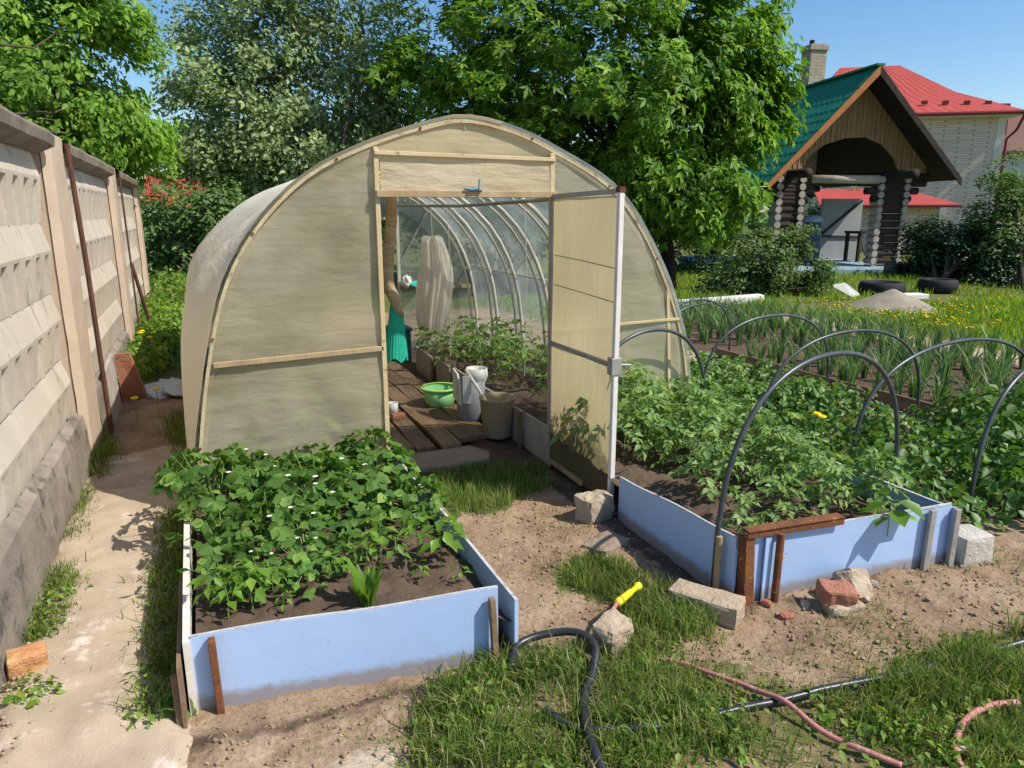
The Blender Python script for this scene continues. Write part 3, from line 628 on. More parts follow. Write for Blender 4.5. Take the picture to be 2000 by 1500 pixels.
for i, (x0, x1, y0, y1, nm) in enumerate(plk):
    z = .055+random.uniform(-.006, .006); s = random.uniform(-.02, .02); mb = MB()
    n = 14; vs = np.linspace(y0, y1, n)
    ring = [[(xx+s*(y-y0)/2+.004*math.sin(y*9+i), y, zz+.006*math.sin(y*3+i*2)) for y in vs] for xx, zz in ((x0, z-.03), (x0, z), (x1, z+.004), (x1, z-.03), (x0, z-.03))]
    mb.grid(np.array(ring)); mb.add([ring[k][0] for k in range(4)], [(0, 1, 2, 3)]); mb.add([ring[k][-1] for k in range(4)], [(3, 2, 1, 0)])
    tag(mb.build('plank', M['plank' if i % 2 else 'plank_dark']), f'{nm} brown floor plank of the greenhouse walkway counted from the left', 'plank', 'planks of the greenhouse walkway')
b = MB().slab([(1.06, 4.06, -.01), (1.30, 3.96, -.01), (1.58, 4.03, -.01), (1.63, 4.16, -.01), (1.55, 4.32, -.01), (1.1, 4.30, -.01)], (0, 0, .045)).build('flagstone', M['stone_grey'], None, .012); tag(b, 'flat brown grey stone slab in front of the greenhouse planks', 'stone')
def lathe_thing(name, c, prof, mat, label, cat, n=28, **k):
    return tag(MB().lathe(c, prof, n, **k).build(name, M[mat], None, 0, True), label, cat)
bs = thing('washbasin', (1.67, 5.31, .06), 'bright green plastic basin standing on the planks', 'basin')
MB().lathe((1.66, 5.31, .06), [(0, .002), (.10, 0), (.115, .01), (.135, .135), (.13, .135), (.11, .02), (0, .015)], 28).build('bowl', M['green_plastic'], bs, 0, True)
MB().lathe((1.66, 5.31, .06), [(.128, .128), (.150, .13), (.155, .142), (.148, .148), (.126, .144)], 28).build('rim', M['lime_plastic'], bs, 0, True)
cn = thing('canister', (1.76, 4.86, .05), 'grey white plastic canister with cut open top beside the green basin', 'canister')
MB().lathe((1.76, 4.86, .05), [(0, 0), (.095, 0), (.105, .02), (.105, .30), (.098, .30), (.095, .03), (0, .02)], 12, 1, 1.1).build('body', M['grey_plastic'], cn, 0, True)
MB().slab([(1.655, 4.80, .30), (1.655, 4.86, .40), (1.66, 4.98, .42), (1.66, 4.98, .20), (1.655, 4.80, .18)], (.012, 0, 0)).slab([(1.665, 4.76, .20), (1.72, 4.735, .20), (1.72, 4.735, .40), (1.665, 4.76, .40)], (0, .012, 0)).build('wall', M['white_plastic'], cn)
MB().lathe((1.83, 4.92, .30), [(.06, 0), (.085, .06), (.08, .12), (.075, .12), (.078, .06), (.05, 0)], 16).build('neck', M['white_plastic'], cn, 0, True)
tag(MB().tube([(1.70, 4.80, .44), (1.76, 4.66, .30), (1.80, 4.58, .12)], .012, 8).build('stick', M['white_pipe'], None, 0, True), 'pale stick leaning in front of the grey canister', 'stick')
bk = thing('bucket', (1.80, 4.44, .03), 'dirty beige plastic bucket at the near end of the planks', 'bucket')
MB().lathe((1.80, 4.44, .03), [(0, .003), (.085, 0), (.095, .01), (.122, .27), (.128, .275), (.126, .285), (.117, .28), (.088, .02), (0, .015)], 28).build('body', M['beige_plastic'], bk, 0, True)
MB().tube([(1.80+.124*math.cos(a), 4.44-.03+.03*math.cos(a*2), .30-.11*math.sin(a)*1) for a in np.linspace(0, math.pi, 14)], .004, 6).build('handle', M['grey_metal'], bk, 0, True)
lathe_thing('cup', (1.24, 5.15, .058), [(0, 0), (.034, 0), (.04, .10), (.036, .10), (.031, .006), (0, .004)], 'white_plastic', 'small white cup on the planks behind the left door jamb', 'cup', 16)
tag(MB().box((1.20, 5.0, .058), (1.30, 5.07, .10)).build('brick', M['brick_red'], None, .008), 'small red brick piece on the planks in front of the white cup', 'brick')
cr = thing('crate', (1.86, 7.3, 0), 'dark teal plastic box standing at the far end of the greenhouse walkway', 'crate')
MB().box((1.76, 7.28, 0), (1.98, 7.56, .34)).build('box', M['teal_plastic'], cr, .015); MB().box((1.745, 7.265, .335), (1.995, 7.575, .37)).build('lid', M['teal_plastic'], cr, .01)
pole = tag(MB().tube([(1.075, 4.30, 1.66), (1.07, 4.30, 1.5), (1.045, 4.30, 1.3), (1.03, 4.29, 1.18), (1.045, 4.30, 1.10), (1.085, 4.30, 1.0), (1.10, 4.31, .93)], [.036, .035, .036, .038, .036, .034, .030], 12).build('crooked_pole', M['pole'], None, 0, True), 'crooked pale wooden pole hanging inside the greenhouse doorway', 'pole')
g = []
for t in np.linspace(0, 1, 16):
    rr = .030+.036*t; g.append([(1.085-.015*t+rr*(1+.07*math.cos(a*22+1.5*t))*math.cos(a)*1.1, 4.31+rr*(1+.07*math.cos(a*22))*math.sin(a)*.8, 1.03-.37*t-(.015*math.cos(a*5)*t)) for a in np.linspace(0, 2*math.pi, 73)])
tag(MB().grid(np.array(g)).build('mesh_sack', M['net'], None, 0, True), 'turquoise green mesh sack hanging from the crooked wooden pole', 'sack')
g = []
for t in np.linspace(0, 1, 26):
    rr = .085+.075*math.sin(min(1, t*1.6)*math.pi/2)-.06*t**3; z = 1.30-.98*t
    g.append([(2.15+.03*math.sin(t*5)+rr*(1+.20*math.sin(a*7+t*3)+.14*math.sin(a*15+t))*math.cos(a), 7.0+rr*(1+.20*math.sin(a*7+t*3)+.14*math.sin(a*15+t))*math.sin(a), z+.03*math.sin(a*3)) for a in np.linspace(0, 2*math.pi, 97)])
g.insert(0, [(2.15+.03*math.cos(a), 7.0+.03*math.sin(a), 1.32) for a in np.linspace(0, 2*math.pi, 97)])
cl = thing('hanging_cloth', (2.15, 7.0, 0), 'bunched cream fabric hanging on a string at the back of the greenhouse', 'cloth')
MB().grid(np.array(g)).build('fabric', M['film_cloth'], cl, 0, True); MB().tube([(2.15, 7.0, 1.3), (2.14, 7.0, 1.86)], .004, 5).build('string', M['white_pipe'], cl)
def blob(name, c, r, mat, label, cat, seed, sub=3, amp=.5):
    bm = bmesh.new(); bmesh.ops.create_icosphere(bm, subdivisions=sub, radius=1)
    for v in bm.verts:
        k = 1+amp*(float(fbm(np.array([v.co.x*1.7+v.co.z]), np.array([v.co.y*1.7-v.co.z*.7]), seed, 3)[0])-.5)*2
        v.co = Vector((v.co.x*r[0]*k, v.co.y*r[1]*k, v.co.z*r[2]*k))
    me = bpy.data.meshes.new(name); bm.to_mesh(me); bm.free(); me.materials.append(M[mat])
    o = bpy.data.objects.new(name, me); COL.objects.link(o); o.location = c; ORG[o] = np.array(c); return tag(o, label, cat)
blob('rag', (2.23, 7.90, .76), (.07, .05, .045), 'turq', 'turquoise rag on the back rail inside the greenhouse', 'rag', 3, 3, .6)
blob('plastic_bag', (2.12, 7.90, .80), (.06, .05, .07), 'white_plastic', 'small white bag beside the turquoise rag on the back rail', 'bag', 4, 3, .6)
for i, (x, y, lab) in enumerate(((2.05, 6.2, 'leftmost'), (2.35, 5.2, 'middle'), (2.25, 4.5, 'rightmost'))):
    tag(MB().tube([(x, y, .25), (x+.02, y, 1.0), (x, y+.02, 1.72)], .0035, 5).build('support_string', M['white_pipe']), f'{lab} thin white string hanging down to the greenhouse tomato bed', 'string', 'strings inside the greenhouse')
blob('plastic_bag', (-.33, 6.9, .03), (.20, .26, .06), 'poly_bag', 'crumpled white plastic bag lying on the shaded path beside the greenhouse', 'bag', 9, 4, .9)

# ------------------------------------------------------------------ raised beds in front
def board(mb, a, b, z0, z1, th, tz=0.0):
    """board standing from ground point a to b"""
    a = np.array([*a, 0.]); b = np.array([*b, 0.]); d = (b-a)/np.linalg.norm(b-a); n = np.array([-d[1], d[0], 0])*th
    k = 14; P = [a+(b-a)*t for t in np.linspace(0, 1, k)]
    zt = [z1+tz*t+.004*math.sin(t*9+a[0]*5) for t in np.linspace(0, 1, k)]
    rings = [[p+np.array([0, 0, z0]) for p in P], [p+np.array([0, 0, z]) for p, z in zip(P, zt)], [p+n+np.array([0, 0, z]) for p, z in zip(P, zt)], [p+n+np.array([0, 0, z0]) for p in P], [p+np.array([0, 0, z0]) for p in P]]
    mb.grid(np.array(rings))
    mb.add([rings[j][0] for j in range(4)], [(0, 1, 2, 3)]); mb.add([rings[j][-1] for j in range(4)], [(3, 2, 1, 0)]); return mb
def edging(a, b, z0, z1, th, tz, name, par):
    d = np.array([b[0]-a[0], b[1]-a[1]]); d /= np.linalg.norm(d); n = np.array([-d[1], d[0]])
    o = board(MB(), (a[0]+n[0]*.001, a[1]+n[1]*.001), (b[0]+n[0]*.001, b[1]+n[1]*.001), z1-.001, z1+.0035, th-.002, tz).build(name, M['blue_edge'], par); return o
lb = thing('raised_bed', (.4, 2.15, 0), 'left raised bed with a pale blue front board full of strawberry plants', 'raised bed')
f1 = board(MB(), (-.135, 2.215), (.845, 2.085), -.04, .268, .012, .016).build('front_board', M['blue'], lb)
edging((-.135, 2.215), (.845, 2.085), 0, .268, .012, .016, 'front_edge', lb)
board(MB(), (.918, 2.075), (.895, 3.72), -.04, .232, .014, .02).build('side_board', M['blue'], lb)
edging((.918, 2.075), (.895, 3.72), 0, .232, .014, .02, 'side_edge', lb)
board(MB(), (-.135, 2.20), (-.145, 3.72), -.04, .262, .022, .01).build('side_board', M['white_board'], lb)['label'] = 'white painted left side board'
board(MB(), (-.165, 2.14), (-.168, 2.7), -.02, .22, .012, .0).build('side_slat', M['plank'], lb)
s_ = MB().bar((-.068, 2.185, -.03), (-.075, 2.188, .262), .022, .03).build('stake', M['rust'], lb, .003); s_['label'] = 'rusty iron stake'
s_ = MB().bar((.826, 2.055, -.03), (.815, 2.068, .262), .022, .024).build('stake', M['plank'], lb, .003); s_['label'] = 'brown wooden stake'
xs = np.linspace(-.122, .905, 70); ys = np.linspace(2.06, 3.75, 110); SX, SY = np.meshgrid(xs, ys)
front_y = 2.215+(SX+.135)*(-.13/.98)+.016
SYc = np.maximum(SY, front_y)
soil_l = lambda x, y: .195+.05*(fbm(x*4, y*4, 13, 4)-.5)*2+.03*(fbm(x*17, y*17, 14, 3)-.5)+.02*(fbm(x*45, y*45, 15, 2)-.5)-.05*np.exp(-((x-.9)/.06)**2)
MB().grid(np.stack([SX, SYc, soil_l(SX, SYc)], -1)).build('soil', M['soil'], lb, smooth=True)

rb = thing('raised_bed', (2.4, 2.0, 0), 'right blue fronted raised bed with rusty angle iron, full of tomato seedlings', 'raised bed')
board(MB(), (1.868, 2.95), (1.872, 2.075), -.04, .235, .012, .05).build('side_board', M['blue'], rb); edging((1.868, 2.95), (1.872, 2.075), 0, .235, .012, .05, 'side_edge', rb)
board(MB(), (1.93, 2.045), (2.985, 1.965), -.04, .290, .012, -.012).build('front_board', M['blue'], rb); edging((1.93, 2.045), (2.985, 1.965), 0, .290, .012, -.012, 'front_edge', rb)
board(MB(), (3.0, 1.95), (3.02, 3.85), -.04, .265, .014, -.08).build('side_board', M['blue'], rb); edging((3.0, 1.95), (3.02, 3.85), 0, .265, .014, -.08, 'side_edge', rb)
mb = MB().bar((1.925, 2.03, -.03), (1.905, 2.035, .30), .045, .006, (0, 1, 0)).bar((1.90, 2.055, -.03), (1.885, 2.055, .30), .006, .05, (0, 1, 0)); mb.bar((1.885, 2.030, .312), (2.36, 1.992, .306), .006, .035).bar((1.885, 2.045, .328), (2.36, 2.01, .322), .05, .006)
mb.build('angle_iron', M['rust'], rb, .002)
MB().tube([(2.035, 2.008, -.03), (2.04, 2.010, .30)], .016, 8).build('stake', M['rust'], rb, .002)
MB().bar((1.995, 2.028, -.03), (1.995, 2.028, .285), .03, .006, (0, 1, 0)).build('board_strip', M['blue'], rb)
MB().bar((2.845, 1.955, -.03), (2.85, 1.955, .285), .035, .018, (0, 1, 0)).build('stake', M['grey_metal'], rb, .003)
MB().bar((2.99, 1.94, -.03), (2.99, 1.94, .27), .035, .018, (0, 1, 0)).build('stake', M['grey_metal'], rb, .003)
xs = np.linspace(1.884, 3.0, 70); ys = np.linspace(1.99, 3.85, 110); SX, SY = np.meshgrid(xs, ys)
SYc = np.maximum(SY, 2.045-.0758*(SX-1.93)+.016)
soil_r = lambda x, y: .16+.05*(fbm(x*4, y*4, 23, 4)-.5)*2+.03*(fbm(x*17, y*17, 24, 3)-.5)+.02*(fbm(x*45, y*45, 25, 2)-.5)+.04*np.clip((y-2.6)/1, 0, 1)
MB().grid(np.stack([SX, SYc, soil_r(SX, SYc)], -1)).build('soil', M['soil'], rb, smooth=True)
tag(MB().bar((-.185, 2.16, 0), (-.19, 2.2, .16), .02, .03).build('wooden_peg', M['plank'], None, .003), 'short brown wooden peg at the left corner of the strawberry bed', 'peg')

# ------------------------------------------------------------------ plant prototypes (linked once, first use moves them)
def stalks(mbV, base, tip, w, rng):
    """thin crossing ribbons from base to tip"""
    base = np.asarray(base); tip = np.asarray(tip); n = len(base); d = tip-base
    s = np.cross(d, rng.normal(size=(n, 3))); s /= np.linalg.norm(s, axis=1, keepdims=True)+1e-9
    mid = (base+tip)/2+np.array([0, 0, 1.])*np.linalg.norm(d, axis=1, keepdims=True)*.10
    V = np.stack([base-s*w, base+s*w, mid+s*w*.8, mid-s*w*.8, tip+s*w*.5, tip-s*w*.5], 1).reshape(-1, 3)
    T = np.array([(0,1,2),(0,2,3),(3,2,4),(3,4,5)]); mbV.append((V, (T[None]+(np.arange(n)*6)[:, None, None]).reshape(-1, 3)))
def strawberry(rng, n=17, h=.19):
    lv = []; st = []
    a = rng.uniform(0, 2*np.pi, n); r = h*.95*np.sqrt(rng.uniform(.05, 1, n)); z = h*(1-.55*(r/(h*.95))**2)*rng.uniform(.7, 1.08, n)
    tip = np.stack([r*np.cos(a), r*np.sin(a), z], 1); base = np.stack([.015*np.cos(a), .015*np.sin(a), np.zeros(n)], 1)
    stalks(st, base, tip, .0022, rng)
    out = np.stack([np.cos(a), np.sin(a), np.zeros(n)], 1); nrm = out*.75+np.array([0, 0, .85])+rng.normal(0, .46, (n, 3))
    for k in (-1, 0, 1):
        c, s = math.cos(k*1.25), math.sin(k*1.25)
        sp_ = np.stack([out[:, 0]*c-out[:, 1]*s, out[:, 0]*s+out[:, 1]*c, -.25*np.ones(n)], 1)
        lv.append(leaves(tip, nrm+rng.normal(0, .12, (n, 3)), rng.uniform(.038, .064, n), STRAW, rng, sp_))
    return joinVF(lv), joinVF(st)
def tomato(rng, h=.36, n=9, lf=.05):
    lv = []; st = []; m = 7
    bend = rng.normal(0, .05, 2); P = [np.array([bend[0]*t*t*h*3, bend[1]*t*t*h*3, h*t]) for t in np.linspace(0, 1, m)]
    stalks(st, np.array(P[:-1]), np.array(P[1:]), .0032, rng); stalks(st, np.array(P[:-1]), np.array(P[1:]), .0032, rng)
    for i in range(n):
        t = .22+.78*(i+.5)/n; b = np.array([np.interp(t, np.linspace(0, 1, m), [p[k] for p in P]) for k in range(3)])
        a = i*2.4+rng.uniform(-.4, .4); L_ = h*rng.uniform(.38, .58)*(1.15-.5*t); o = np.array([math.cos(a), math.sin(a), 0])
        r = [b+o*L_*s+np.array([0, 0, 1.])*L_*(.50*s-.62*s*s) for s in np.linspace(0, 1, 5)]
        stalks(st, np.array(r[:-1]), np.array(r[1:]), .0018, rng)
        pos = []; sp_ = []; sz = []
        for j, s in enumerate((.28, .28, .48, .48, .68, .68, .88, .88, 1.0)):
            q = b+o*L_*s+np.array([0, 0, 1.])*L_*(.50*s-.62*s*s); sd = (1 if j % 2 else -1)*(0 if j == 8 else 1)
            perp = np.array([-o[1], o[0], 0])*sd
            pos.append(q); sp_.append(o*.6+perp*.9+np.array([0, 0, -.35])); sz.append(lf*rng.uniform(.75, 1.2)*(1.2 if j == 8 else 1))
        nn = np.tile(np.array([0, 0, .9])+o*.55, (9, 1))+rng.normal(0, .42, (9, 3))
        lv.append(leaves(np.array(pos), nn, np.array(sz), LEAF, rng, np.array(sp_)))
    return joinVF(lv), joinVF(st)
def pepper(rng, h=.20, n=10, lf=.085):
    lv = []; st = []; P = np.array([[0, 0, 0], [.004, 0, h*.5], [0, .005, h*.95]]); stalks(st, P[:-1], P[1:], .003, rng); stalks(st, P[:-1], P[1:], .003, rng)
    a = np.arange(n)*2.4; z = h*np.linspace(.45, 1, n); b = np.stack([0*a, 0*a, z], 1); o = np.stack([np.cos(a), np.sin(a), 0*a], 1)
    q = b+o*.025; stalks(st, b, q, .0015, rng)
    lv.append(leaves(q, np.array([0, 0, 1.])+o*.5+rng.normal(0, .2, (n, 3)), lf*rng.uniform(.7, 1.1, n), STRAW if lf > .09 else LEAF, rng, o+np.array([0, 0, -.55])))
    return joinVF(lv), joinVF(st)
def bulb_tops(rng, n=7, h=.33, w=.012, lean=.55):
    P = np.zeros((n, 3)); P[:, :2] = rng.normal(0, .012, (n, 2)); V, Fc = blades(P, h*rng.uniform(.6, 1.1, n), np.full(n, w), rng, lean); return V, Fc
def potato(rng, h=.26, n=70, lf=.065):
    a = rng.uniform(0, 2*np.pi, n); u = rng.uniform(0, 1, n)**.6; r = .20*u; z = h*np.sqrt(np.clip(1-(u*.93)**2, 0, 1))*rng.uniform(.45, 1.05, n)
    P = np.stack([r*np.cos(a), r*np.sin(a), z], 1); o = np.stack([np.cos(a), np.sin(a), 0*a], 1); st = []
    stalks(st, np.stack([.03*np.cos(a[:14]), .03*np.sin(a[:14]), 0*a[:14]], 1), P[:14], .003, rng)
    return leaves(P, o*.6+np.array([0, 0, .8])+rng.normal(0, .35, (n, 3)), lf*rng.uniform(.6, 1.2, n), STRAW, rng, o+rng.normal(0, .4, (n, 3))+np.array([0, 0, -.2])), joinVF(st)
def plant_proto(name, lm, VFs, label, cat, group, stem=True, flowers=None):
    (V, Fc), (SV, SF) = VFs
    root = np_mesh(name, V, Fc, M[lm], None, (0, 0, 0), True, False)
    tag(root, label, cat, group)
    if stem: np_mesh('stem', SV, SF, M['stem'], root)
    if flowers:
        for (x, y, z) in flowers:
            mb = MB()
            for k in range(5):
                a = k*2*math.pi/5; mb.add([(x, y, z), (x+.009*math.cos(a-.5), y+.009*math.sin(a-.5), z+.004), (x+.012*math.cos(a), y+.012*math.sin(a), z+.003), (x+.009*math.cos(a+.5), y+.009*math.sin(a+.5), z+.004)], [(0, 1, 2, 3)])
            mb.build('flower', M['flower_white'], None, origin=(0, 0, 0)).parent = root
    return root
USED = set()
def put(proto, x, y, z, sc=1.0, rz=None, sz=None):
    rz = random.uniform(0, 6.28) if rz is None else rz; s = (sc, sc, sz or sc)
    if proto not in USED:
        USED.add(proto); proto.location = (x, y, z); proto.rotation_euler = (0, 0, rz); proto.scale = s; return proto
    return copy_tree(proto, (x, y, z), rz, s)

# strawberries, back two thirds of the left bed
SG = 'strawberry plants in the left raised bed'
sp_pl = [plant_proto('strawberry_plant', 'strawberry', strawberry(np.random.default_rng(100+k), 21+4*k, .17+.025*k), 'dark green strawberry plant without flowers growing in the left blue fronted bed', 'strawberry', SG) for k in range(3)]
sp_fl = [plant_proto('strawberry_plant', 'strawberry', strawberry(np.random.default_rng(120+k), 22+2*k, .18), 'strawberry plant with small white flowers growing in the left blue fronted bed', 'strawberry', SG, True,
         [(.05, -.07, .17), (-.04, -.03, .19)] if k else [(.02, -.08, .16)]) for k in range(2)]
q = []
for y in np.arange(2.72, 3.72, .165):
    for x in np.arange(-.035, .90, .165):
        x1 = x+random.uniform(-.05, .05); y1 = y+random.uniform(-.05, .05)+.10*(x-.4)*0
        lim = 2.78+.10*max(0, x1-.25)
        if y1 < lim or math.hypot(x1-.16, y1-3.15) < .09: continue
        q.append((x1, y1))
q2 = [(-.04, 2.66), (.10, 2.62), (.26, 2.66), (.02, 2.50), (.36, 2.60), (.48, 2.70), (.20, 2.50)]
for (x, y) in q+q2:
    pr_ = random.choice(sp_pl) if random.random() < .74 else random.choice(sp_fl)
    put(pr_, x, y, float(soil_l(x, y)), random.uniform(.82, 1.2)*(.62 if (x, y) in q2 else 1), None if pr_ in sp_pl else random.uniform(-.6, .6))
PG = 'young light green plants at the front of the left bed'
pe = [plant_proto('pepper_seedling', 'pepper', pepper(np.random.default_rng(140+k), .14+.03*k, 9+2*k, .062+.008*k), 'small light green seedling in the bare soil at the front of the left bed', 'seedling', PG) for k in range(3)]
for (x, y, s, k) in ((.78, 2.52, 1.1, 2), (.83, 2.58, 1.0, 1), (.60, 2.55, .9, 0), (.66, 2.42, .6, 0), (.80, 2.36, .6, 0), (.50, 2.62, .9, 1), (.36, 2.50, .8, 0), (.06, 2.40, 1.0, 1), (-.02, 2.36, .9, 0), (.13, 2.44, .8, 2), (.02, 2.47, 1.0, 1), (.16, 2.36, .6, 0), (.72, 2.66, 1.0, 2), (.57, 2.68, 1.0, 1), (-.07, 2.45, .9, 1)):
    put(pe[k], x, y, float(soil_l(x, y)), s)
def tulip(rng):
    lv = []
    for k in range(13):
        a = k*2.4; o = np.array([math.cos(a), math.sin(a), 0]); H = rng.uniform(.10, .21); w = .017; s = np.array([-o[1], o[0], 0]); n = 7; V = []
        for t in np.linspace(0, 1, n):
            c = o*(.014+.05*t**1.6)+np.array([0, 0, H*(t-.12*t*t)]); ww = w*math.sin(math.pi*min(.97, .18+.8*t))**.8
            V += [c-s*ww+o*.006, c, c+s*ww+o*.006]
        T = []
        for i in range(n-1):
            for j in range(2): b = i*3+j; T += [(b, b+1, b+4), (b, b+4, b+3)]
        lv.append((np.array(V), np.array(T)))
    return joinVF(lv)
tl = tulip(np.random.default_rng(5)); tp = np_mesh('tulip_plant', tl[0], tl[1], M['pepper']); tag(tp, 'clump of upright broad pale green leaves at the middle of the left bed front', 'plant')
tp.location = (.435, 2.31, float(soil_l(.435, 2.31)))

# tomatoes in the right bed and in the greenhouse
TG = 'tomato seedlings in the right raised bed'
to = [plant_proto('tomato_seedling', 'tomato', tomato(np.random.default_rng(160+k), .25+.035*k, 9+k, .044+.004*k), 'bushy tomato seedling with drooping leaves in the right blue fronted bed', 'tomato', TG) for k in range(4)]
to_tall = plant_proto('tomato_seedling', 'tomato', tomato(np.random.default_rng(171), .46, 12, .055), 'taller tomato seedling beside the open door in the right bed', 'tomato', TG)
for y in np.arange(2.25, 3.85, .152):
    for x in np.arange(1.97, 2.98, .152):
        x1 = x+random.uniform(-.045, .045); y1 = y+random.uniform(-.045, .045)
        if y1 < 2.28+.10*math.sin(x1*6) and random.random() < .55: continue
        if x1 < 2.12+.14*(y1 > 2.8) and random.random() < .88: continue
        if (x1 < 2.36 and y1 < 2.7 and random.random() < .5) or (y1 < 2.42 and x1 > 2.45 and random.random() < .7): continue
        if random.random() < .07: continue
        put(random.choice(to), x1, y1, float(soil_r(x1, y1)), random.uniform(.75, 1.12))
for x, y in ((2.12, 3.45), (2.24, 3.35), (2.08, 3.25), (2.32, 3.55), (2.20, 3.62), (2.42, 3.6)): put(to_tall, x, y, float(soil_r(x, y)), random.uniform(.9, 1.1))
for x, y, s in ((1.985, 2.12, .55), (2.15, 2.10, .6), (2.06, 2.20, .8)): put(to[1], x, y, float(soil_r(x, y)), s)
pb = plant_proto('pepper_seedling', 'pepper', pepper(np.random.default_rng(190), .19, 9, .125), 'light green seedling whose broad leaves hang over the right blue front board', 'seedling', None)
put(pb, 2.62, 1.985, .19, .95, 1.0)
IG = 'tomato seedlings inside the greenhouse'
ti = [plant_proto('tomato_seedling', 'tomato', tomato(np.random.default_rng(180+k), .30+.05*k, 9, .05), 'tomato seedling growing in the soil bed inside the greenhouse', 'tomato', IG) for k in range(2)]
for y in np.arange(4.5, 7.0, .30):
    for x in np.arange(2.02, 2.9, .24):
        if (x < 2.12 and y < 5.9) or (y < 4.9 and random.random() < .4): continue
        put(random.choice(ti), x+random.uniform(-.06, .06), y+random.uniform(-.08, .08), .18, random.uniform(.8, 1.15))
for x, y in ((.05, 4.6), (.25, 4.5), (.5, 4.7), (.1, 5.2), (.4, 5.2), (.62, 4.55), (.3, 5.9), (.6, 5.6)): put(ti[1], x, y, .02, 1.2)

# rows beside the right bed: potatoes and weeds, then onions
OG = 'leafy potato plants beside the right bed'
po = [plant_proto('potato_plant', 'potato', potato(np.random.default_rng(200+k), .22+.05*k, 95+15*k, .052), 'low leafy green potato plant in the rows right of the blue bed', 'potato plant', OG) for k in range(3)]
for y in np.arange(2.25, 5.4, .30):
    for x in np.arange(3.18, 4.72, .30):
        if y > 4.4 and x > 4.3 and random.random() < .5: continue
        put(random.choice(po), x+random.uniform(-.08, .08), y+random.uniform(-.08, .08), gz1(x, y)-.01, random.uniform(.75, 1.25))
for x, y, s in ((3.9, 2.15, 1.2), (4.25, 2.2, 1.4), (4.6, 2.35, 1.5), (4.95, 2.45, 1.5), (4.3, 2.6, 1.4), (4.7, 2.8, 1.5), (5.1, 2.8, 1.5), (4.0, 2.5, 1.2), (4.9, 3.2, 1.3), (5.3, 3.1, 1.3), (5.3, 2.6, 1.5), (5.6, 2.8, 1.4)): put(po[2], x, y, gz1(x, y)-.01, s)
for y in np.arange(3.9, 6.6, .19):
    for x in np.arange(3.1, 4.6, .22):
        if random.random() < .35: continue
        put(random.choice(to[:2]), x+random.uniform(-.07, .07), y+random.uniform(-.07, .07), gz1(x, y)-.01, random.uniform(.8, 1.3))
NG = 'onion rows beyond the trodden path'
on = []
for k in range(4):
    V, Fc = bulb_tops(np.random.default_rng(220+k), 19+k, .42, .018, .45+.1*k); o = np_mesh('onion_plant', V, Fc, M['onion']); on.append(tag(o, 'clump of upright blue green onion leaves in the far rows', 'onion', NG))
nn = 0
for x in np.arange(5.35, 7.9, .30):
    for y in np.arange(2.5, 9.3, .205):
        if 6.0 < y+(x-5.3)*.2 < 6.9 and x < 6.4: continue
        if nn > 285: break
        nn += 1; put(random.choice(on), x+random.uniform(-.06, .06), y+random.uniform(-.06, .06), gz1(x, y), random.uniform(.75, 1.15))
b = board(MB(), (5.12, 6.3), (5.12, 3.2), -.02, .10, .03).build('bed_edging', M['plank_dark'], None, .004); tag(b, 'long dark wooden edging board along the onion bed', 'edging')
# ------------------------------------------------------------------ pipe hoops
def hoop(a, b, h, label, mat='hoop', r=.0115, pw=.56):
    a = np.array([*a, -.02]); b = np.array([*b, -.02]); pts = []
    for t in np.linspace(0, math.pi, 41):
        u = (1-math.copysign(abs(math.cos(t))**.95, math.cos(t)))/2
        pts.append(a+(b-a)*u+np.array([0, 0, h*math.sin(t)**pw]))
    return tag(MB().tube(pts, r, 10).build('pipe_hoop', M[mat], None, 0, True), label, 'hoop', 'plastic pipe hoops over the beds')
hp = hoop((1.835, 2.15), (3.14, 2.38), .97, 'front plastic pipe hoop arching over the right bed of tomato seedlings')
s_ = MB().tube([(1.836, 2.135, -.05), (1.838, 2.135, .27)], .013, 8).build('hoop_peg', M['wood'], None); tag(s_, 'pale stake holding the front pipe hoop at the blue side board', 'stake')
hoop((2.04, 3.62), (3.05, 3.78), .86, 'plastic pipe hoop behind the open greenhouse door')
hoop((3.52, 4.42), (4.93, 4.50), .76, 'plastic pipe hoop nearest the greenhouse over the leafy rows', r=.011)
hoop((3.30, 3.52), (4.84, 3.56), .78, 'middle plastic pipe hoop over the leafy rows', r=.011)
hoop((3.46, 2.92), (5.36, 3.06), .78, 'wide plastic pipe hoop over the right rows in front of the onions')
hoop((3.57, 2.26), (4.9, 2.5), .79, 'plastic pipe hoop cut off by the right edge of the photo')
hoop((4.2, 6.1), (5.45, 6.4), .66, 'thin plastic pipe hoop right behind the greenhouse edge', r=.010)
hoop((4.9, 6.9), (6.15, 7.1), .50, 'farthest thin plastic pipe hoop beyond the greenhouse edge', r=.009)
blk = thing('plant_pot', (3.33, 3.85, 0), 'dark grey square pot among the green rows behind the front hoop', 'pot')
MB().box((3.24, 3.78, 0), (3.44, 3.96, .10)).build('body', M['navy_drum'], blk, .008); MB().box((3.23, 3.77, .10), (3.45, 3.97, .115)).build('rim', M['white_plastic'], blk, .003)

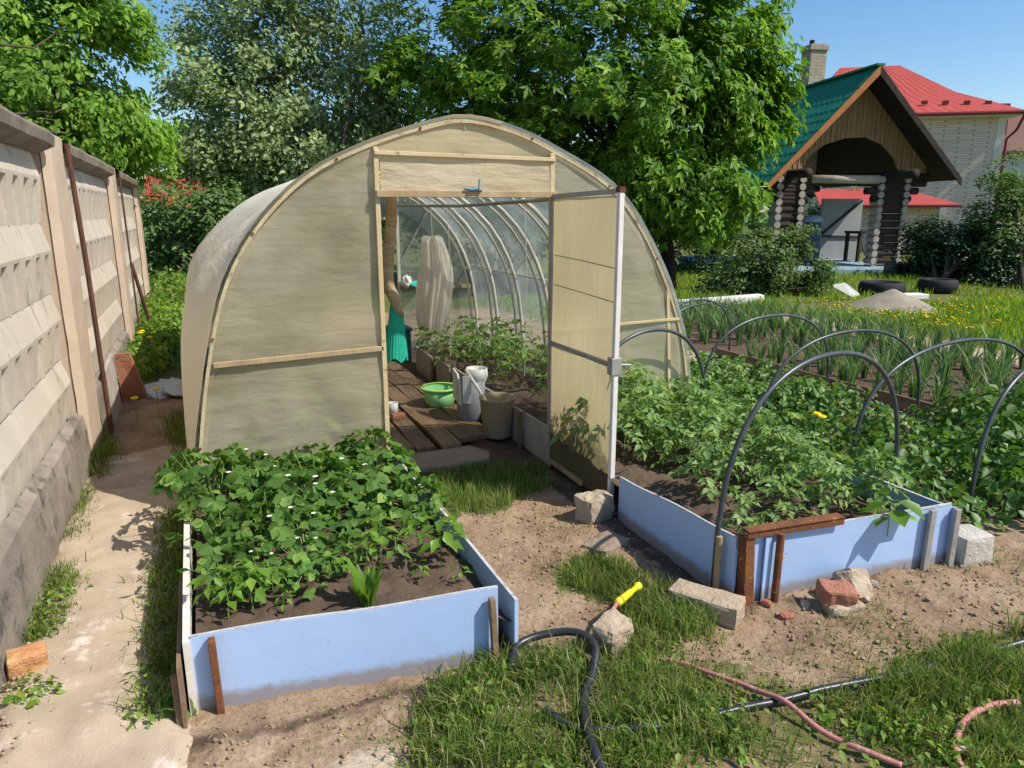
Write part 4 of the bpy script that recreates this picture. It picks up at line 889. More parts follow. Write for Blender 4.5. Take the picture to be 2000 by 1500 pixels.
# ------------------------------------------------------------------ bricks, stones, hoses
def brick(name, c, dims, rz, mat, label, rx=0, ry=0, rough=.008, seed=1, bev=.008, cat='brick'):
    bm = bmesh.new(); bmesh.ops.create_cube(bm, size=1); bmesh.ops.subdivide_edges(bm, edges=bm.edges, cuts=5, use_grid_fill=True)
    for v in bm.verts:
        p = np.array(v.co)*np.array(dims); e = np.sort(np.abs(np.array(v.co)))[1]; k = .012*(e > .45)
        for i in range(3): p[i] += rough*2*(float(fbm(np.array([p[(i+1) % 3]*22+i*7]), np.array([p[(i+2) % 3]*22+p[i]*9]), seed+i, 3)[0])-.5)-math.copysign(k*.35, p[i])*(abs(v.co[i]) > .49)
        v.co = Vector(p)
    me = bpy.data.meshes.new(name); bm.to_mesh(me); bm.free(); me.materials.append(M[mat])
    o = bpy.data.objects.new(name, me); COL.objects.link(o); o.location = (c[0], c[1], gz1(c[0], c[1])+c[2]); o.rotation_euler = (rx, ry, rz); return tag(o, label, cat)
brick('brick', (-.68, 2.69, .04), (.12, .09, .09), .25, 'brick_orange', 'orange brick at the foot of the concrete fence', .1, .05, .007, 3)
brick('brick', (1.725, 2.055, .04), (.28, .125, .095), -.98, 'brick_buff', 'long buff brick lying beside the corner of the right blue bed', 0, 0, .006, 5)
brick('brick', (2.225, 1.875, .075), (.135, .10, .07), -.35, 'brick_red', 'broken red brick half in front of the right blue front board', .15, .1, .008, 7)
brick('brick', (2.24, 1.855, .02), (.15, .09, .05), -.2, 'brick_buff', 'broken buff brick piece under the red brick half', .05, .0, .01, 8)
brick('stone', (2.36, 1.915, .055), (.18, .09, .13), .35, 'stone', 'pale rough stone leaning on the right blue front board beside the red brick', -.5, .35, .02, 9, cat='stone')
brick('brick', (3.13, 1.97, .065), (.17, .15, .14), -.12, 'brick_white', 'white silicate block at the right corner of the blue bed', 0, 0, .004, 10)
brick('brick', (1.765, 3.02, .06), (.17, .13, .14), .25, 'stone', 'rough broken block propping the foot of the open greenhouse door', 0, 0, .016, 11)
brick('stone', (1.66, 2.72, .0), (.22, .14, .04), .4, 'stone_grey', 'flat grey stone in front of the broken block at the door', 0, 0, .012, 14, cat='stone')
brick('brick', (1.25, 1.985, .045), (.125, .10, .12), .42, 'brick_buff', 'upright buff stone block in the grass holding the hose nozzle', .1, -.12, .014, 12)
for i, (x, y, s) in enumerate(((2.0, 1.90, .04), (2.12, 1.93, .035), (1.98, 2.0, .03), (2.5, 1.93, .03), (1.93, 1.14, .04))):
    brick('pebble', (x, y, .008), (s*1.4, s, s*.8), i, ('brick_red', 'stone', 'brick_red', 'stone', 'brick_white')[i], ('small red brick fragment in the dirt before the rusty angle iron', 'small stone between the rusty stake and the red brick half', 'tiny red fragment beside the foot of the rusty angle iron', 'small stone right of the pale rough stone', 'small white pebble beside the coiled pink hose')[i], 0, 0, .008, 20+i, cat='pebble')
HOSES = []
def ground_path(pts, dz, n=80):
    P = resample3([(p[0], p[1], (p[2] if len(p) > 2 else 0)) for p in pts], n); zz = np.array([gz1(x, y) for x, y, _ in P]); kk = 11; zp = np.pad(zz, kk//2, mode='edge'); zz = np.convolve(zp, np.ones(kk)/kk, 'valid')+.004; return [(x, y, h+dz+z) for (x, y, z), h in zip(P, zz)]
def resample3(P, n):
    P = np.array(P, float); out = []
    for k in range(len(P)-1):
        p0, p1, p2, p3 = P[max(k-1, 0)], P[k], P[k+1], P[min(k+2, len(P)-1)]
        for t in np.linspace(0, 1, 16, endpoint=False): out.append(.5*((2*p1)+(-p0+p2)*t+(2*p0-5*p1+4*p2-p3)*t*t+(-p0+3*p1-3*p2+p3)*t**3))
    out.append(P[-1]); P = np.array(out); d = np.concatenate([[0], np.cumsum(np.linalg.norm(np.diff(P, axis=0), axis=1))]); q = np.linspace(0, d[-1], n)
    return np.stack([np.interp(q, d, P[:, i]) for i in range(3)], 1)
def hose(name, px, r, mat, label, cat, dz=None, n=90):
    pts = [tuple(G(*p[:2]))[:2]+((p[2],) if len(p) > 2 else ()) for p in px]
    HOSES.extend((q[0], q[1]) for q in ground_path(pts, 0, 120))
    return tag(MB().tube(ground_path(pts, r*1.0 if dz is None else dz, n), r, 10).build(name, M[mat], None, 0, True), label, cat)
hose('black_pipe', [(1000, 1320, .0), (1010, 1285, .03), (1060, 1268, .05), (1120, 1270, .05), (1160, 1292, .04), (1158, 1325, .01), (1143, 1360, .0), (1143, 1420, .015), (1160, 1480, .02), (1180, 1530, .02)], .0145, 'black_pe', 'black plastic pipe curling through the grass to the bottom of the photo', 'pipe')
hose('black_pipe', [(1065, 1395, .0), (1100, 1415, .0), (1150, 1432, .005), (1230, 1434, .005), (1310, 1428, .0)], .015, 'black_pe', 'short thick black pipe lying crosswise under the curled one', 'pipe')
hose('black_pipe', [(1370, 1418, -.005), (1440, 1400, .0), (1520, 1385, .005), (1640, 1358, .012), (1760, 1328, .012), (1860, 1295, .0), (2030, 1258, .0)], .013, 'black_pe', 'long black pipe running to the right through the grass under the pink hose', 'pipe')
hose('garden_hose', [(1290, 1290, -.01), (1340, 1302, .0), (1400, 1330, .006), (1480, 1370, .018), (1530, 1398, .03), (1600, 1440, .012), (1690, 1480, .004), (1760, 1505, .0)], .0088, 'pink', 'faded pink garden hose running diagonally across the grass', 'hose')
hose('garden_hose', [(2060, 1372, .0), (1990, 1380, .01), (1930, 1393, .015), (1885, 1420, .01), (1865, 1460, .004), (1868, 1500, .0), (1885, 1540, .0)], .0105, 'pink', 'loop of pink hose at the bottom right corner', 'hose')
noz = thing('hose_nozzle', (1.33, 2.08, .16), 'bright yellow hose nozzle resting on the upright buff block', 'nozzle')
d0 = np.array(atY(1188, 1205, 2.04)); d1 = np.array(atY(1205, 1178, 2.10)); d2 = np.array(atY(1246, 1145, 2.20))
ax = (d2-d1)
MB().tube([d1, d1+ax*.10, d1+ax*.14, d1+ax*.62, d1+ax*.66, d1+ax*.9], [.013, .017, .0155, .0135, .011, .0105], 14).build('grip', M['yellow'], noz, 0, True)
MB().tube([d1+ax*.86, d1+ax*1.0, d1+ax*1.04], [.012, .017, .016], 14).build('tip', M['yellow'], noz, 0, True)
MB().tube([d1+ax*.12, d1+ax*.17], [.0178, .0178], 14).build('collar', M['yellow_dark'], noz, 0, True)
MB().tube([d0+np.array([-.01, -.02, -.03]), d0, d1], .008, 10).build('hose_end', M['pink'], noz, 0, True)

# ------------------------------------------------------------------ grass and weeds near the camera
rng = np.random.default_rng(77); HA = np.array(HOSES)
def grass_patch(name, poly, n, h, w, mat, seed, clump=True, lean=.6, thr=.46, cs=5):
    P2 = sample_poly(poly, int(n*.72), rng, clump, cs, seed, thr); P2 = P2+rng.normal(0, .045, P2.shape)*rng.uniform(0, 1, (len(P2), 1)); P2 = P2[np.array([((HA-q)**2).sum(1).min() for q in P2]) > .020**2]; P = np.concatenate([P2, gz(P2[:, 0], P2[:, 1])[:, None]-.004], 1)
    hh = h*rng.uniform(.25, 1.3, len(P))*(.55+.9*fbm(P2[:, 0]*7, P2[:, 1]*7, seed+2, 3)); return blades(P, hh, w*rng.uniform(.6, 1.3, len(P)), rng, lean)
gp = GRASS_POLYS
parts = [grass_patch('g', gp['front'], 8500, .085, .0042, 'grass', 61, True, .9, .53, 4.5), grass_patch('g', gp['front'], 1600, .045, .004, 'grass', 65, False, .9),
         grass_patch('g', gp['strip'], 3000, .095, .004, 'grass', 62, True, .8, .44), grass_patch('g', gp['tuft'], 3000, .07, .0038, 'grass', 63, False, .6), grass_patch('g', gp['door'], 5000, .085, .0042, 'grass', 64, False, .55)]
right = gpoly((1620, 1400), (1700, 1345), (1800, 1310), (1880, 1270), (2010, 1235), (2010, 1400), (1930, 1385), (1850, 1400), (1780, 1375))
parts.append(grass_patch('g', right, 5500, .10, .0045, 'grass', 66, True, .7, .44)); parts.append(grass_patch('g', gpoly((1900, 1420), (2010, 1400), (2010, 1510), (1885, 1510)), 2600, .075, .0045, 'grass', 67, True, .7, .44))
parts.append(grass_patch('g', gpoly((1180, 1250), (1330, 1200), (1350, 1330), (1330, 1500), (1160, 1500)), 2600, .085, .0042, 'grass', 68, True, .8, .48))
parts.append(grass_patch('g', gpoly((840, 1380), (960, 1300), (1140, 1290), (1140, 1440), (1000, 1500), (830, 1500)), 3600, .095, .0042, 'grass', 69, True, .9, .47))
parts.append(grass_patch('g', gpoly((1200, 1060), (1060, 980), (1000, 1080), (1100, 1200), (1180, 1230), (1010, 1260)), 900, .03, .003, 'grass', 70, True, .8, .55))
parts.append(grass_patch('g', [(.98, 1.4), (3.4, 1.25), (3.4, 1.95), (1.0, 2.05)], 1500, .035, .003, 'grass', 71, True, .8, .55))
parts.append(grass_patch('g', [(-.35, 1.3), (.95, 1.3), (.95, 2.05), (-.3, 2.15)], 1300, .03, .003, 'grass', 72, True, .9, .55))
for (poly, n, h) in ((gpoly((170, 930), (175, 870), (205, 850), (222, 880), (205, 940)), 1600, .12), (gpoly((128, 1060), (160, 960), (188, 960), (160, 1060)), 900, .06), (gpoly((55, 1250), (80, 1160), (120, 1110), (158, 1130), (150, 1165), (110, 1250)), 2200, .075), (gpoly((10, 1350), (60, 1330), (100, 1320), (70, 1390), (20, 1380)), 300, .05)):
    parts.append(grass_patch('g', poly, n, h, .0042, 'grass', 80, False, .8))
parts.append(grass_patch('g', [(-.22, 2.2), (-.17, 2.2), (-.17, 3.9), (-.26, 3.9)], 2200, .10, .005, 'grass', 81, False, .8)); parts.append(grass_patch('g', [(-.33, 2.25), (-.17, 2.2), (-.17, 3.9), (-.30, 3.9)], 2600, .085, .005, 'grass', 83, True, .9, .40))
parts.append(grass_patch('g', [(-.20, 3.9), (-.19, 3.9), (-.19, 5.9), (-.34, 5.9)], 1500, .10, .005, 'grass', 82, False, .8))
parts.append(grass_patch('g', [(.35, 1.2), (3.4, 1.2), (3.4, 2.0), (2.0, 1.9), (1.0, 2.1), (.5, 1.8)], 3200, .05, .0035, 'grass', 90, True, 1.0, .52, 3)); V, Fc = joinVF(parts); g_ = np_mesh('grass', V, Fc, M['grass']); g_['kind'] = 'stuff'; tag(g_, 'patches of green grass growing between the beds, along the fence and at the front')
# broad leaved weeds mixed into the grass
def weeds(name, spots, n, lf, mat, seed, hfun):
    r2 = np.random.default_rng(seed); P = []; Nn = []
    pts = spots
    k = r2.integers(0, len(pts), n); b = pts[k]; a = r2.uniform(0, 2*np.pi, n); h = hfun(b)*r2.uniform(.1, 1, n)**.8
    q = np.concatenate([b, gz(b[:, 0], b[:, 1])[:, None]], 1)+np.stack([np.cos(a)*.09*r2.uniform(0, 1, n), np.sin(a)*.09*r2.uniform(0, 1, n), h], 1)
    o = np.stack([np.cos(a), np.sin(a), np.zeros(n)], 1)
    V, Fc = leaves(q, o*.7+np.array([0, 0, .8])+r2.normal(0, .3, (n, 3)), lf*r2.uniform(.5, 1.3, n), LEAF, r2, o+r2.normal(0, .5, (n, 3))); return V, Fc
r3 = np.random.default_rng(5)
near_sp = np.concatenate([sample_poly(gp['front'], 160, r3, True, 4.5, 61, .5), sample_poly(gpoly((55, 1250), (80, 1160), (158, 1130), (110, 1250)), 14, r3), np.stack([r3.uniform(-.28, -.16, 90), r3.uniform(2.2, 3.9, 90)], 1), sample_poly(gpoly((20, 1370), (90, 1330), (80, 1380)), 6, r3)])
V, Fc = weeds('w', near_sp, 3600, .032, 'weed', 6, lambda b: np.full(len(b), .05)); w_ = np_mesh('weeds', V, Fc, M['weed']); w_['kind'] = 'stuff'; tag(w_, 'small broad leaved weeds mixed into the front grass and along the strawberry bed')
tall = np.stack([r3.uniform(-.75, -.18, 240), r3.uniform(6.9, 14.5, 240)], 1); tall = tall[(tall[:, 0]+.72 < .06+(tall[:, 1]-6.5)*.17)]
V, Fc = weeds('w', tall, 11000, .075, 'weed', 7, lambda b: .22+.04*(b[:, 1]-6.5)); w_ = np_mesh('tall_weeds', V, Fc, M['weed']); w_['kind'] = 'stuff'; tag(w_, 'tall bright green weeds filling the far end of the path beside the fence')
ps = np.concatenate([sample_poly(gp['front'], 260, r3), r3.uniform([1.0, 1.4], [3.3, 2.0], (160, 2)), r3.uniform([.95, 2.1], [1.8, 3.0], (260, 2)), r3.uniform([-.2, 1.3], [.95, 2.05], (120, 2))])
V, Fc = blades(np.concatenate([ps, gz(ps[:, 0], ps[:, 1])[:, None]+.004], 1), r3.uniform(.006, .016, len(ps)), np.full(len(ps), .003), r3, 5.0); dg = np_mesh('dry_straw', V, Fc, solid('dry_straw', (.62, .50, .30), (.46, .35, .2), 30, .9, 0)); dg['kind'] = 'stuff'; tag(dg, 'dry straw and dead grass stalks lying on the dirt')
pg = np.concatenate([r3.uniform([-.74, 2.2], [-.55, 2.75], (120, 2)), r3.uniform([-.72, 1.9], [-.4, 3.6], (110, 2)), r3.uniform([.3, 1.4], [1.0, 1.9], (90, 2)), r3.uniform([1.9, 1.4], [3.2, 1.95], (80, 2))])
sg = r3.uniform(.004, .013, len(pg)); og = np.array([(1,0,0),(-1,0,0),(0,1,0),(0,-1,0),(0,0,.6),(0,0,-.6)]); fg = np.array([(0,2,4),(2,1,4),(1,3,4),(3,0,4),(2,0,5),(1,2,5),(3,1,5),(0,3,5)])
Cg = np.concatenate([pg, gz(pg[:, 0], pg[:, 1])[:, None]+sg[:, None]*.3+.012*((pg[:, :1] < -.2))], 1); V = Cg[:, None]+sg[:, None, None]*og[None]*r3.uniform(.6, 1.3, (len(pg), 6, 1))
gv_ = np_mesh('gravel', V.reshape(-1, 3), (fg[None]+(np.arange(len(pg))*6)[:, None, None]).reshape(-1, 3), M['stone']); gv_['kind'] = 'stuff'; tag(gv_, 'small pale gravel scattered along the path edge and the bare dirt')
# soil crumbs
P2 = np.concatenate([r3.uniform([-.2, 1.2], [3.3, 2.1], (3600, 2)), r3.uniform([.95, 2.1], [1.85, 3.9], (1800, 2)), r3.uniform([-.7, 1.3], [-.2, 3.5], (420, 2))])
s = .0015+.010*r3.uniform(0, 1, len(P2))**3; oct_ = np.array([(1,0,0),(-1,0,0),(0,1,0),(0,-1,0),(0,0,1),(0,0,-1)]); of = np.array([(0,2,4),(2,1,4),(1,3,4),(3,0,4),(2,0,5),(1,2,5),(3,1,5),(0,3,5)])
C3 = np.concatenate([P2, gz(P2[:, 0], P2[:, 1])[:, None]+s[:, None]*.3], 1)
V = C3[:, None]+s[:, None, None]*oct_[None]*r3.uniform(.5, 1.3, (len(P2), 6, 1)); cr_ = np_mesh('soil_crumbs', V.reshape(-1, 3), (of[None]+(np.arange(len(P2))*6)[:, None, None]).reshape(-1, 3), solid('dry_clod', (.35, .26, .165), (.2, .13, .085), 30, .95, 0)); cr_['kind'] = 'stuff'; tag(cr_, 'dry crumbs of earth scattered on the bare ground')

# ------------------------------------------------------------------ trees and bushes
def crown(ells, lf, shape, mat, rng, per, cr, name, parent, droop=-.2, up=.8, fill=.35):
    """clumps of leaves scattered through a set of ellipsoids; returns the clump centres"""
    C = []
    for (c, r, n) in ells:
        d = rng.normal(size=(n, 3)); d /= np.linalg.norm(d, axis=1, keepdims=True); u = np.where(rng.uniform(0, 1, n) < fill, rng.uniform(.2, 1, n), rng.uniform(.72, 1.06, n))
        q = np.array(c)+d*np.array(r)*u[:, None]*(.82+.36*rng.uniform(0, 1, (n, 1))); q = q[q[:, 2] > .1]; C.append(q)
    C = np.concatenate(C); n = len(C); k = rng.poisson(per*rng.uniform(.4, 1.6, n)); idx = np.repeat(np.arange(n), k); m_ = len(idx)
    off = rng.normal(size=(m_, 3)); off /= np.linalg.norm(off, axis=1, keepdims=True); off *= (cr*rng.uniform(.25, 1, m_)**.6)[:, None]*np.array([1, 1, .75])
    P = C[idx]+off; keep = P[:, 2] > .02; P = P[keep]; off = off[keep]; m_ = len(P)
    cen = np.mean([e[0] for e in ells], axis=0); out = P-cen; out /= np.linalg.norm(out, axis=1, keepdims=True)
    nrm = out*.45+off/cr*.4+np.array([.32, -.30, up])+rng.normal(0, .45, (m_, 3))
    V, Fc = leaves(P, nrm, lf*rng.uniform(.55, 1.25, m_), shape, rng, out*.6+rng.normal(0, .7, (m_, 3))+np.array([0, 0, droop]))
    np_mesh(name, V, Fc, M[mat], parent, ORG[parent]); return C
def limbs(base, C, rng, r0, fork, nlimb, mat, parent, lean=(0, 0)):
    mb = MB(); base = np.array(base, float); f = base+np.array([lean[0], lean[1], fork])
    mid = (base+f)/2+rng.normal(0, .04*fork, 3)*np.array([1, 1, 0]); mb.tube([base-np.array([0, 0, .2]), base+(mid-base)*.4, mid, f], [r0*1.25, r0*1.02, r0*.9, r0*.8], 12)
    mb.build('trunk', M[mat], parent, 0, True)
    mb = MB(); cen = C[rng.choice(len(C), min(nlimb, len(C)), replace=False)]
    for i, c in enumerate(cen):
        st = base+(f-base)*rng.uniform(.7, 1.0); L_ = np.linalg.norm(c-st); p = [st+(c-st)*t+np.array([0, 0, .12*L_*math.sin(math.pi*t)])+rng.normal(0, .03*L_, 3)*math.sin(math.pi*t) for t in np.linspace(0, 1, 6)]
        mb.tube(p, list(r0*np.linspace(.45, .06, 6)*min(1, .35+L_*.12)), 6)
    mb.build('branches', M[mat], parent, 0, True)
def tree(name, base, ells, lf, shape, mat, per, cr, seed, label, cat='tree', r0=.16, fork=2.0, nl=30, bark='bark', lean=(0, 0), **kw):
    rng = np.random.default_rng(seed); t = thing(name, base, label, cat); C = crown(ells, lf, shape, mat, rng, per, cr, 'crown', t, **kw)
    limbs(base, C, rng, r0, fork, nl, bark, t, lean); return t
def bush(base, ells, lf, mat, per, cr, seed, label, shape=LEAF, r0=.04, nl=14, **kw):
    rng = np.random.default_rng(seed); t = thing('bush', base, label, 'bush'); C = crown(ells, lf, shape, mat, rng, per, cr, 'foliage', t, **kw)
    mb = MB()
    for c in C[rng.choice(len(C), min(nl, len(C)), replace=False)]:
        b = np.array(base)+rng.normal(0, .08, 3)*np.array([1, 1, 0]); mb.tube([b-np.array([0, 0, .1]), b+(c-b)*.5+rng.normal(0, .06, 3), c], [r0, r0*.7, r0*.25], 5)
    mb.build('stems', M['bark'], t, 0, True); return t
A = lambda px, py, D: tuple(atD(px, py, D))
mb_ = G(1335, 535)
tree('maple_tree', (9.2, 12.9, 0), [(A(1190, 190, 14.6), (3.1, 2.4, 2.6), 300), (A(1350, 280, 14.2), (1.35, 1.5, 1.5), 110), (A(1390, 110, 14.4), (1.15, 1.4, 1.6), 90), (A(930, 170, 14.8), (1.75, 1.7, 2.2), 130), (A(1000, 330, 14.8), (1.5, 1.5, 1.2), 70), (A(1200, -190, 14.6), (3.4, 2.6, 1.9), 150), (A(1345, 405, 13.8), (.85, .8, .6), 34), (A(1405, 390, 13.7), (.42, .5, .4), 12), (A(1488, 150, 14), (.42, .6, 1.3), 34), (A(1250, 350, 14.4), (1.2, 1.2, .9), 50)],
     .19, LOBED, 'maple', 42, .44, 301, 'big bright green maple tree behind the greenhouse', r0=.17, fork=1.6, nl=40, bark='bark_dark', lean=(-.25, .1), droop=-.5, up=.75)
tree('pear_tree', (2.6, 15.2, 0), [(A(610, 140, 16), (2.2, 1.8, 2.4), 260), (A(460, 230, 15.6), (1.4, 1.5, 1.7), 120), (A(720, -60, 16), (2.0, 1.8, 2.0), 100), (A(400, 110, 16), (.55, .6, 1.1), 22), (A(650, 310, 15.6), (1.7, 1.5, 1.3), 130), (A(520, 0, 16), (1.3, 1.3, 1.1), 50), (A(780, 250, 15.6), (1.2, 1.2, 1.6), 80), (A(350, 60, 16.2), (.25, .3, .6), 5), (A(420, 310, 15.4), (1.0, .9, .55), 60), (A(560, 385, 15.6), (1.0, .9, .5), 50)],
     .135, LEAF, 'greytree', 66, .42, 302, 'grey green leafy tree between the fence and the big maple', r0=.08, fork=1.6, nl=12, droop=-.1, up=.5)
tree('ash_leaved_tree', (-3.0, 7.6, 0), [(A(90, 90, 9.2), (1.25, 1.2, 1.1), 130), (A(20, 230, 8.8), (1.0, 1.0, .9), 80), (A(170, 250, 9.6), (.8, .9, .55), 70), (A(250, 285, 10.4), (.65, .8, .38), 46), (A(120, -60, 9), (1.2, 1.2, .9), 70), (A(-120, 120, 9), (1.2, 1.2, 1.4), 60), (A(215, 30, 9.6), (.42, .5, .5), 16), (A(120, 330, 9.8), (.6, .7, .35), 30)],
     .105, LEAF, 'ashleaf', 88, .30, 303, 'bright yellow green tree leaning over the concrete fence', r0=.09, fork=1.2, nl=14, droop=-.7, up=.5)
HB = 'dark bushes at the far end of the path'
bush((.2, 14.2, 0), [(A(330, 470, 13.8), (.75, .7, .95), 90), (A(300, 400, 14.2), (.35, .4, .4), 14)], .11, 'hedge', 40, .26, 311, 'dark green bush at the far end of the path next to the fence')
bush((1.3, 14.0, 0), [(A(430, 460, 13.6), (.8, .7, .95), 100), (A(450, 400, 13.7), (.35, .4, .25), 10)], .11, 'hedge', 42, .26, 312, 'dark green bush half hidden by the left edge of the greenhouse')
bush((3.4, 15.5, 0), [(A(620, 440, 15.6), (1.5, 1.0, 1.3), 130)], .12, 'hedge', 36, .3, 313, 'dark bush standing directly behind the greenhouse')
bush((6.3, 15.5, 0), [(A(950, 450, 16), (1.9, 1.0, 1.3), 130)], .12, 'hedge', 34, .3, 314, 'dark bush behind the greenhouse under the left part of the maple')
bush((10.5, 17.0, 0), [(A(1300, 470, 18), (1.9, 1.0, 1.2), 150)], .12, 'dark_shrub', 38, .3, 315, 'very dark bush added to darken the gap under the maple crown')  # near-black foliage put in as the shade below the maple
bush((10.1, 11.2, 0), [(A(1480, 520, 14), (.72, .7, .68), 150), (A(1410, 560, 13.8), (.4, .45, .38), 50), (A(1590, 545, 14), (.42, .45, .42), 50), (A(1555, 480, 14), (.28, .3, .45), 30), (A(1370, 590, 13.8), (.22, .3, .18), 14)], .085, 'shrub', 50, .19, 316, 'grey green currant bush in front of the wooden gazebo', nl=20)
bush((15.5, 9.6, 0), [(A(1955, 420, 16), (.5, .6, 1.1), 120), (A(1990, 500, 15.6), (.7, .7, .8), 120)], .10, 'shrub', 40, .24, 317, 'tall light green shrub at the right edge in front of the red roofed house')
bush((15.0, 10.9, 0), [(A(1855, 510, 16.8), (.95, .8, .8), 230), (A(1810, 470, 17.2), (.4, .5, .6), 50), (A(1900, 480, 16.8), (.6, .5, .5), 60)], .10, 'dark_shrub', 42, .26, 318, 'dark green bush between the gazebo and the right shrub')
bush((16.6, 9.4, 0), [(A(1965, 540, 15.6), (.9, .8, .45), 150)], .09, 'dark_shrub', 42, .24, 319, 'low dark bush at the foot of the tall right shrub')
bush((24, 21, 0), [(A(1620, 430, 33), (2.6, 1.5, 1.5), 60)], .22, 'hedge', 40, .5, 320, 'distant green bush seen through the gazebo')

# ------------------------------------------------------------------ wooden gazebo
GY_ = PSI-R(9); ga = np.array([math.cos(GY_), -math.sin(GY_), 0]); gb = np.array([math.sin(GY_), math.cos(GY_), 0]); gP = atD(1715, 540, 18.6); gP[2] = 0
def W(u, v, z): return gP+ga*u+gb*v+np.array([0, 0, z])
def onp(px, py, v=0.0):
    d = ray(px, py); t = ((gP+gb*v-C0)@gb)/(d@gb); q = C0+d*t-gP; return q@ga, q[2]
gz_t = thing('gazebo', tuple(gP), 'wooden gazebo with a green tiled gable roof, log posts and an arched front', 'gazebo')
uA, zA = onp(1720, 130); uL, zL = onp(1500, 358); uR, zR = onp(1878, 350); RD = 6.2
def slope(u0, z0, name):
    n, k = 60, 90; T, S = np.meshgrid(np.linspace(0, 1, n), np.linspace(0, RD, k)); 
    U = uA+(u0-uA)*T; Z = zA+(z0-zA)*T; ln = math.hypot(u0-uA, z0-zA); st = (T*ln/.36) % 1
    up = .03*st+.022*np.sin(S*2*math.pi/.23); nu = -(z0-zA)/ln*(1 if u0 > uA else -1); nz = abs(u0-uA)/ln
    mb = MB(); V = gP[None, None]+ga*(U+up*nu*0)[..., None]+gb*S[..., None]; V[..., 2] = Z+up*nz+.03; mb.grid(V); mb.build(name, M['roof_green'], gz_t)
    sgn = 1 if u0 > uA else -1
    MB().slab([W(uA, .02, zA-.02), W(u0, .02, z0-.02), W(u0, RD, z0-.02), W(uA, RD, zA-.02)], (0, 0, .035)).build('roof_boards', M['dark_wood'], gz_t)
slope(uL, zL, 'roof'); slope(uR, zR, 'roof')
MB().bar(W(uA, -.02, zA+.05), W(uA, RD, zA+.05), .22, .05).build('ridge_cap', M['roof_green'], gz_t)
def bargeboard(u0, z0, mat):
    MB().slab([W(uA, -.025, zA+.03), W(u0, -.025, z0+.02), W(u0, -.025, z0-.16), W(uA, -.025, zA-.18)], gb*.04).build('bargeboard', M[mat], gz_t)
bargeboard(uL, zL, 'orange_wood'); bargeboard(uR, zR, 'bark_dark')  # right board coloured dark: the shade on it is put into its material
VG = .75
def gable(v, mat, name, arch_px):
    ap = [onp(x, y, v) for x, y in arch_px]; t = lambda u: zA-.08+(zL-zA)*(u-uA)/(uL-uA) if u < uA else zA-.08+(zR-zA)*(u-uA)/(uR-uA)
    l0, r0_ = ap[0], ap[-1]; mb = MB(); us = np.linspace(uL+.45, uR-.45, 60); g1 = []; g2 = []
    for u in us:
        zlo = np.interp(u, [a[0] for a in ap], [a[1] for a in ap]) if l0[0] < u < r0_[0] else 2.52
        zhi = max(t(u)-.03, zlo+.002); g1.append(W(u, v, zlo)); g2.append(W(u, v, zhi))
    mb.grid(np.array([g1, g2])); mb.grid(np.array([[p+gb*.05 for p in g1], [p+gb*.05 for p in g2]])); mb.grid(np.array([g1, [p+gb*.05 for p in g1]])); mb.build(name, M[mat], gz_t)
    b = MB()
    if mat == 'gable_wood':
        for u in np.arange(uL+.5, uR-.5, .14):
            zlo = np.interp(u, [a[0] for a in ap], [a[1] for a in ap]) if l0[0] < u < r0_[0] else 2.52
            if t(u)-zlo > .12: b.bar(W(u, v-.008, zlo+.01), W(u, v-.008, t(u)-.05), .022, .016, tuple(gb))
        b.build('batten', M['wood'], gz_t)
gable(VG, 'gable_wood', 'gable', [(1562, 338), (1580, 305), (1610, 283), (1650, 270), (1690, 268), (1722, 282), (1745, 308), (1757, 342)])
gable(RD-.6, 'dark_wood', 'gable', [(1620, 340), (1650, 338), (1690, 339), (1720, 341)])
def logpost(u, v, w, ztop, corbel):
    mb = MB(); le = MB(); n = int(ztop/.19)
    for i in range(n+1):
        z = .1+i*.19; mb.tube([W(u-w/2, v, z), W(u+w/2, v, z)], .092, 10); 
        for s in (-1, 1): le.tube([W(u+s*w/2, v-.14, z), W(u+s*w/2, v+.2, z)], .088, 10)
    mb.build('post_log', M['dark_wood'], gz_t); le.build('log_ends', M['log_end'], gz_t)
    c = MB()
    for k in range(3):
        for s in ((-1, 1) if corbel == 0 else (corbel,)): c.tube([W(u, v, ztop-.45+k*.2), W(u+s*(w/2+.18+.2*k), v, ztop-.45+k*.2)], .095, 10)
    c.build('corbel', M['dark_wood'], gz_t)
uPL = onp(1538, 400, VG)[0]; uPR = onp(1735, 420, VG)[0]
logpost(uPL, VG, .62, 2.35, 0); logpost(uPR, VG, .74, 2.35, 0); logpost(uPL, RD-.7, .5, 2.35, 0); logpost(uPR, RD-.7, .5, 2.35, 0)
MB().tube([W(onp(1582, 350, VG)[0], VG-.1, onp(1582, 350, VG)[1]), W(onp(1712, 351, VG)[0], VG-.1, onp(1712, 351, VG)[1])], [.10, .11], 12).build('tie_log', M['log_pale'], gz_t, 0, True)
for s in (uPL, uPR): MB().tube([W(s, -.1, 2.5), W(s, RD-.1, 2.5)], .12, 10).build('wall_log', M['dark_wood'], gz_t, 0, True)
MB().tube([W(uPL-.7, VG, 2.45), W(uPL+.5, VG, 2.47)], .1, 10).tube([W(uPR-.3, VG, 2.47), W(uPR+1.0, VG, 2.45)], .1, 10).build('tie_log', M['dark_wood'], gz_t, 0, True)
MB().box((-.0, -.0, -.1), (0.001, .001, -.05)) if False else None
MB().slab([W(uPL-.6, -.3, -.1), W(uPR+.7, -.3, -.1), W(uPR+.7, RD, -.1), W(uPL-.6, RD, -.1)], (0, 0, .24)).build('floor_slab', M['pale_blue'], gz_t)
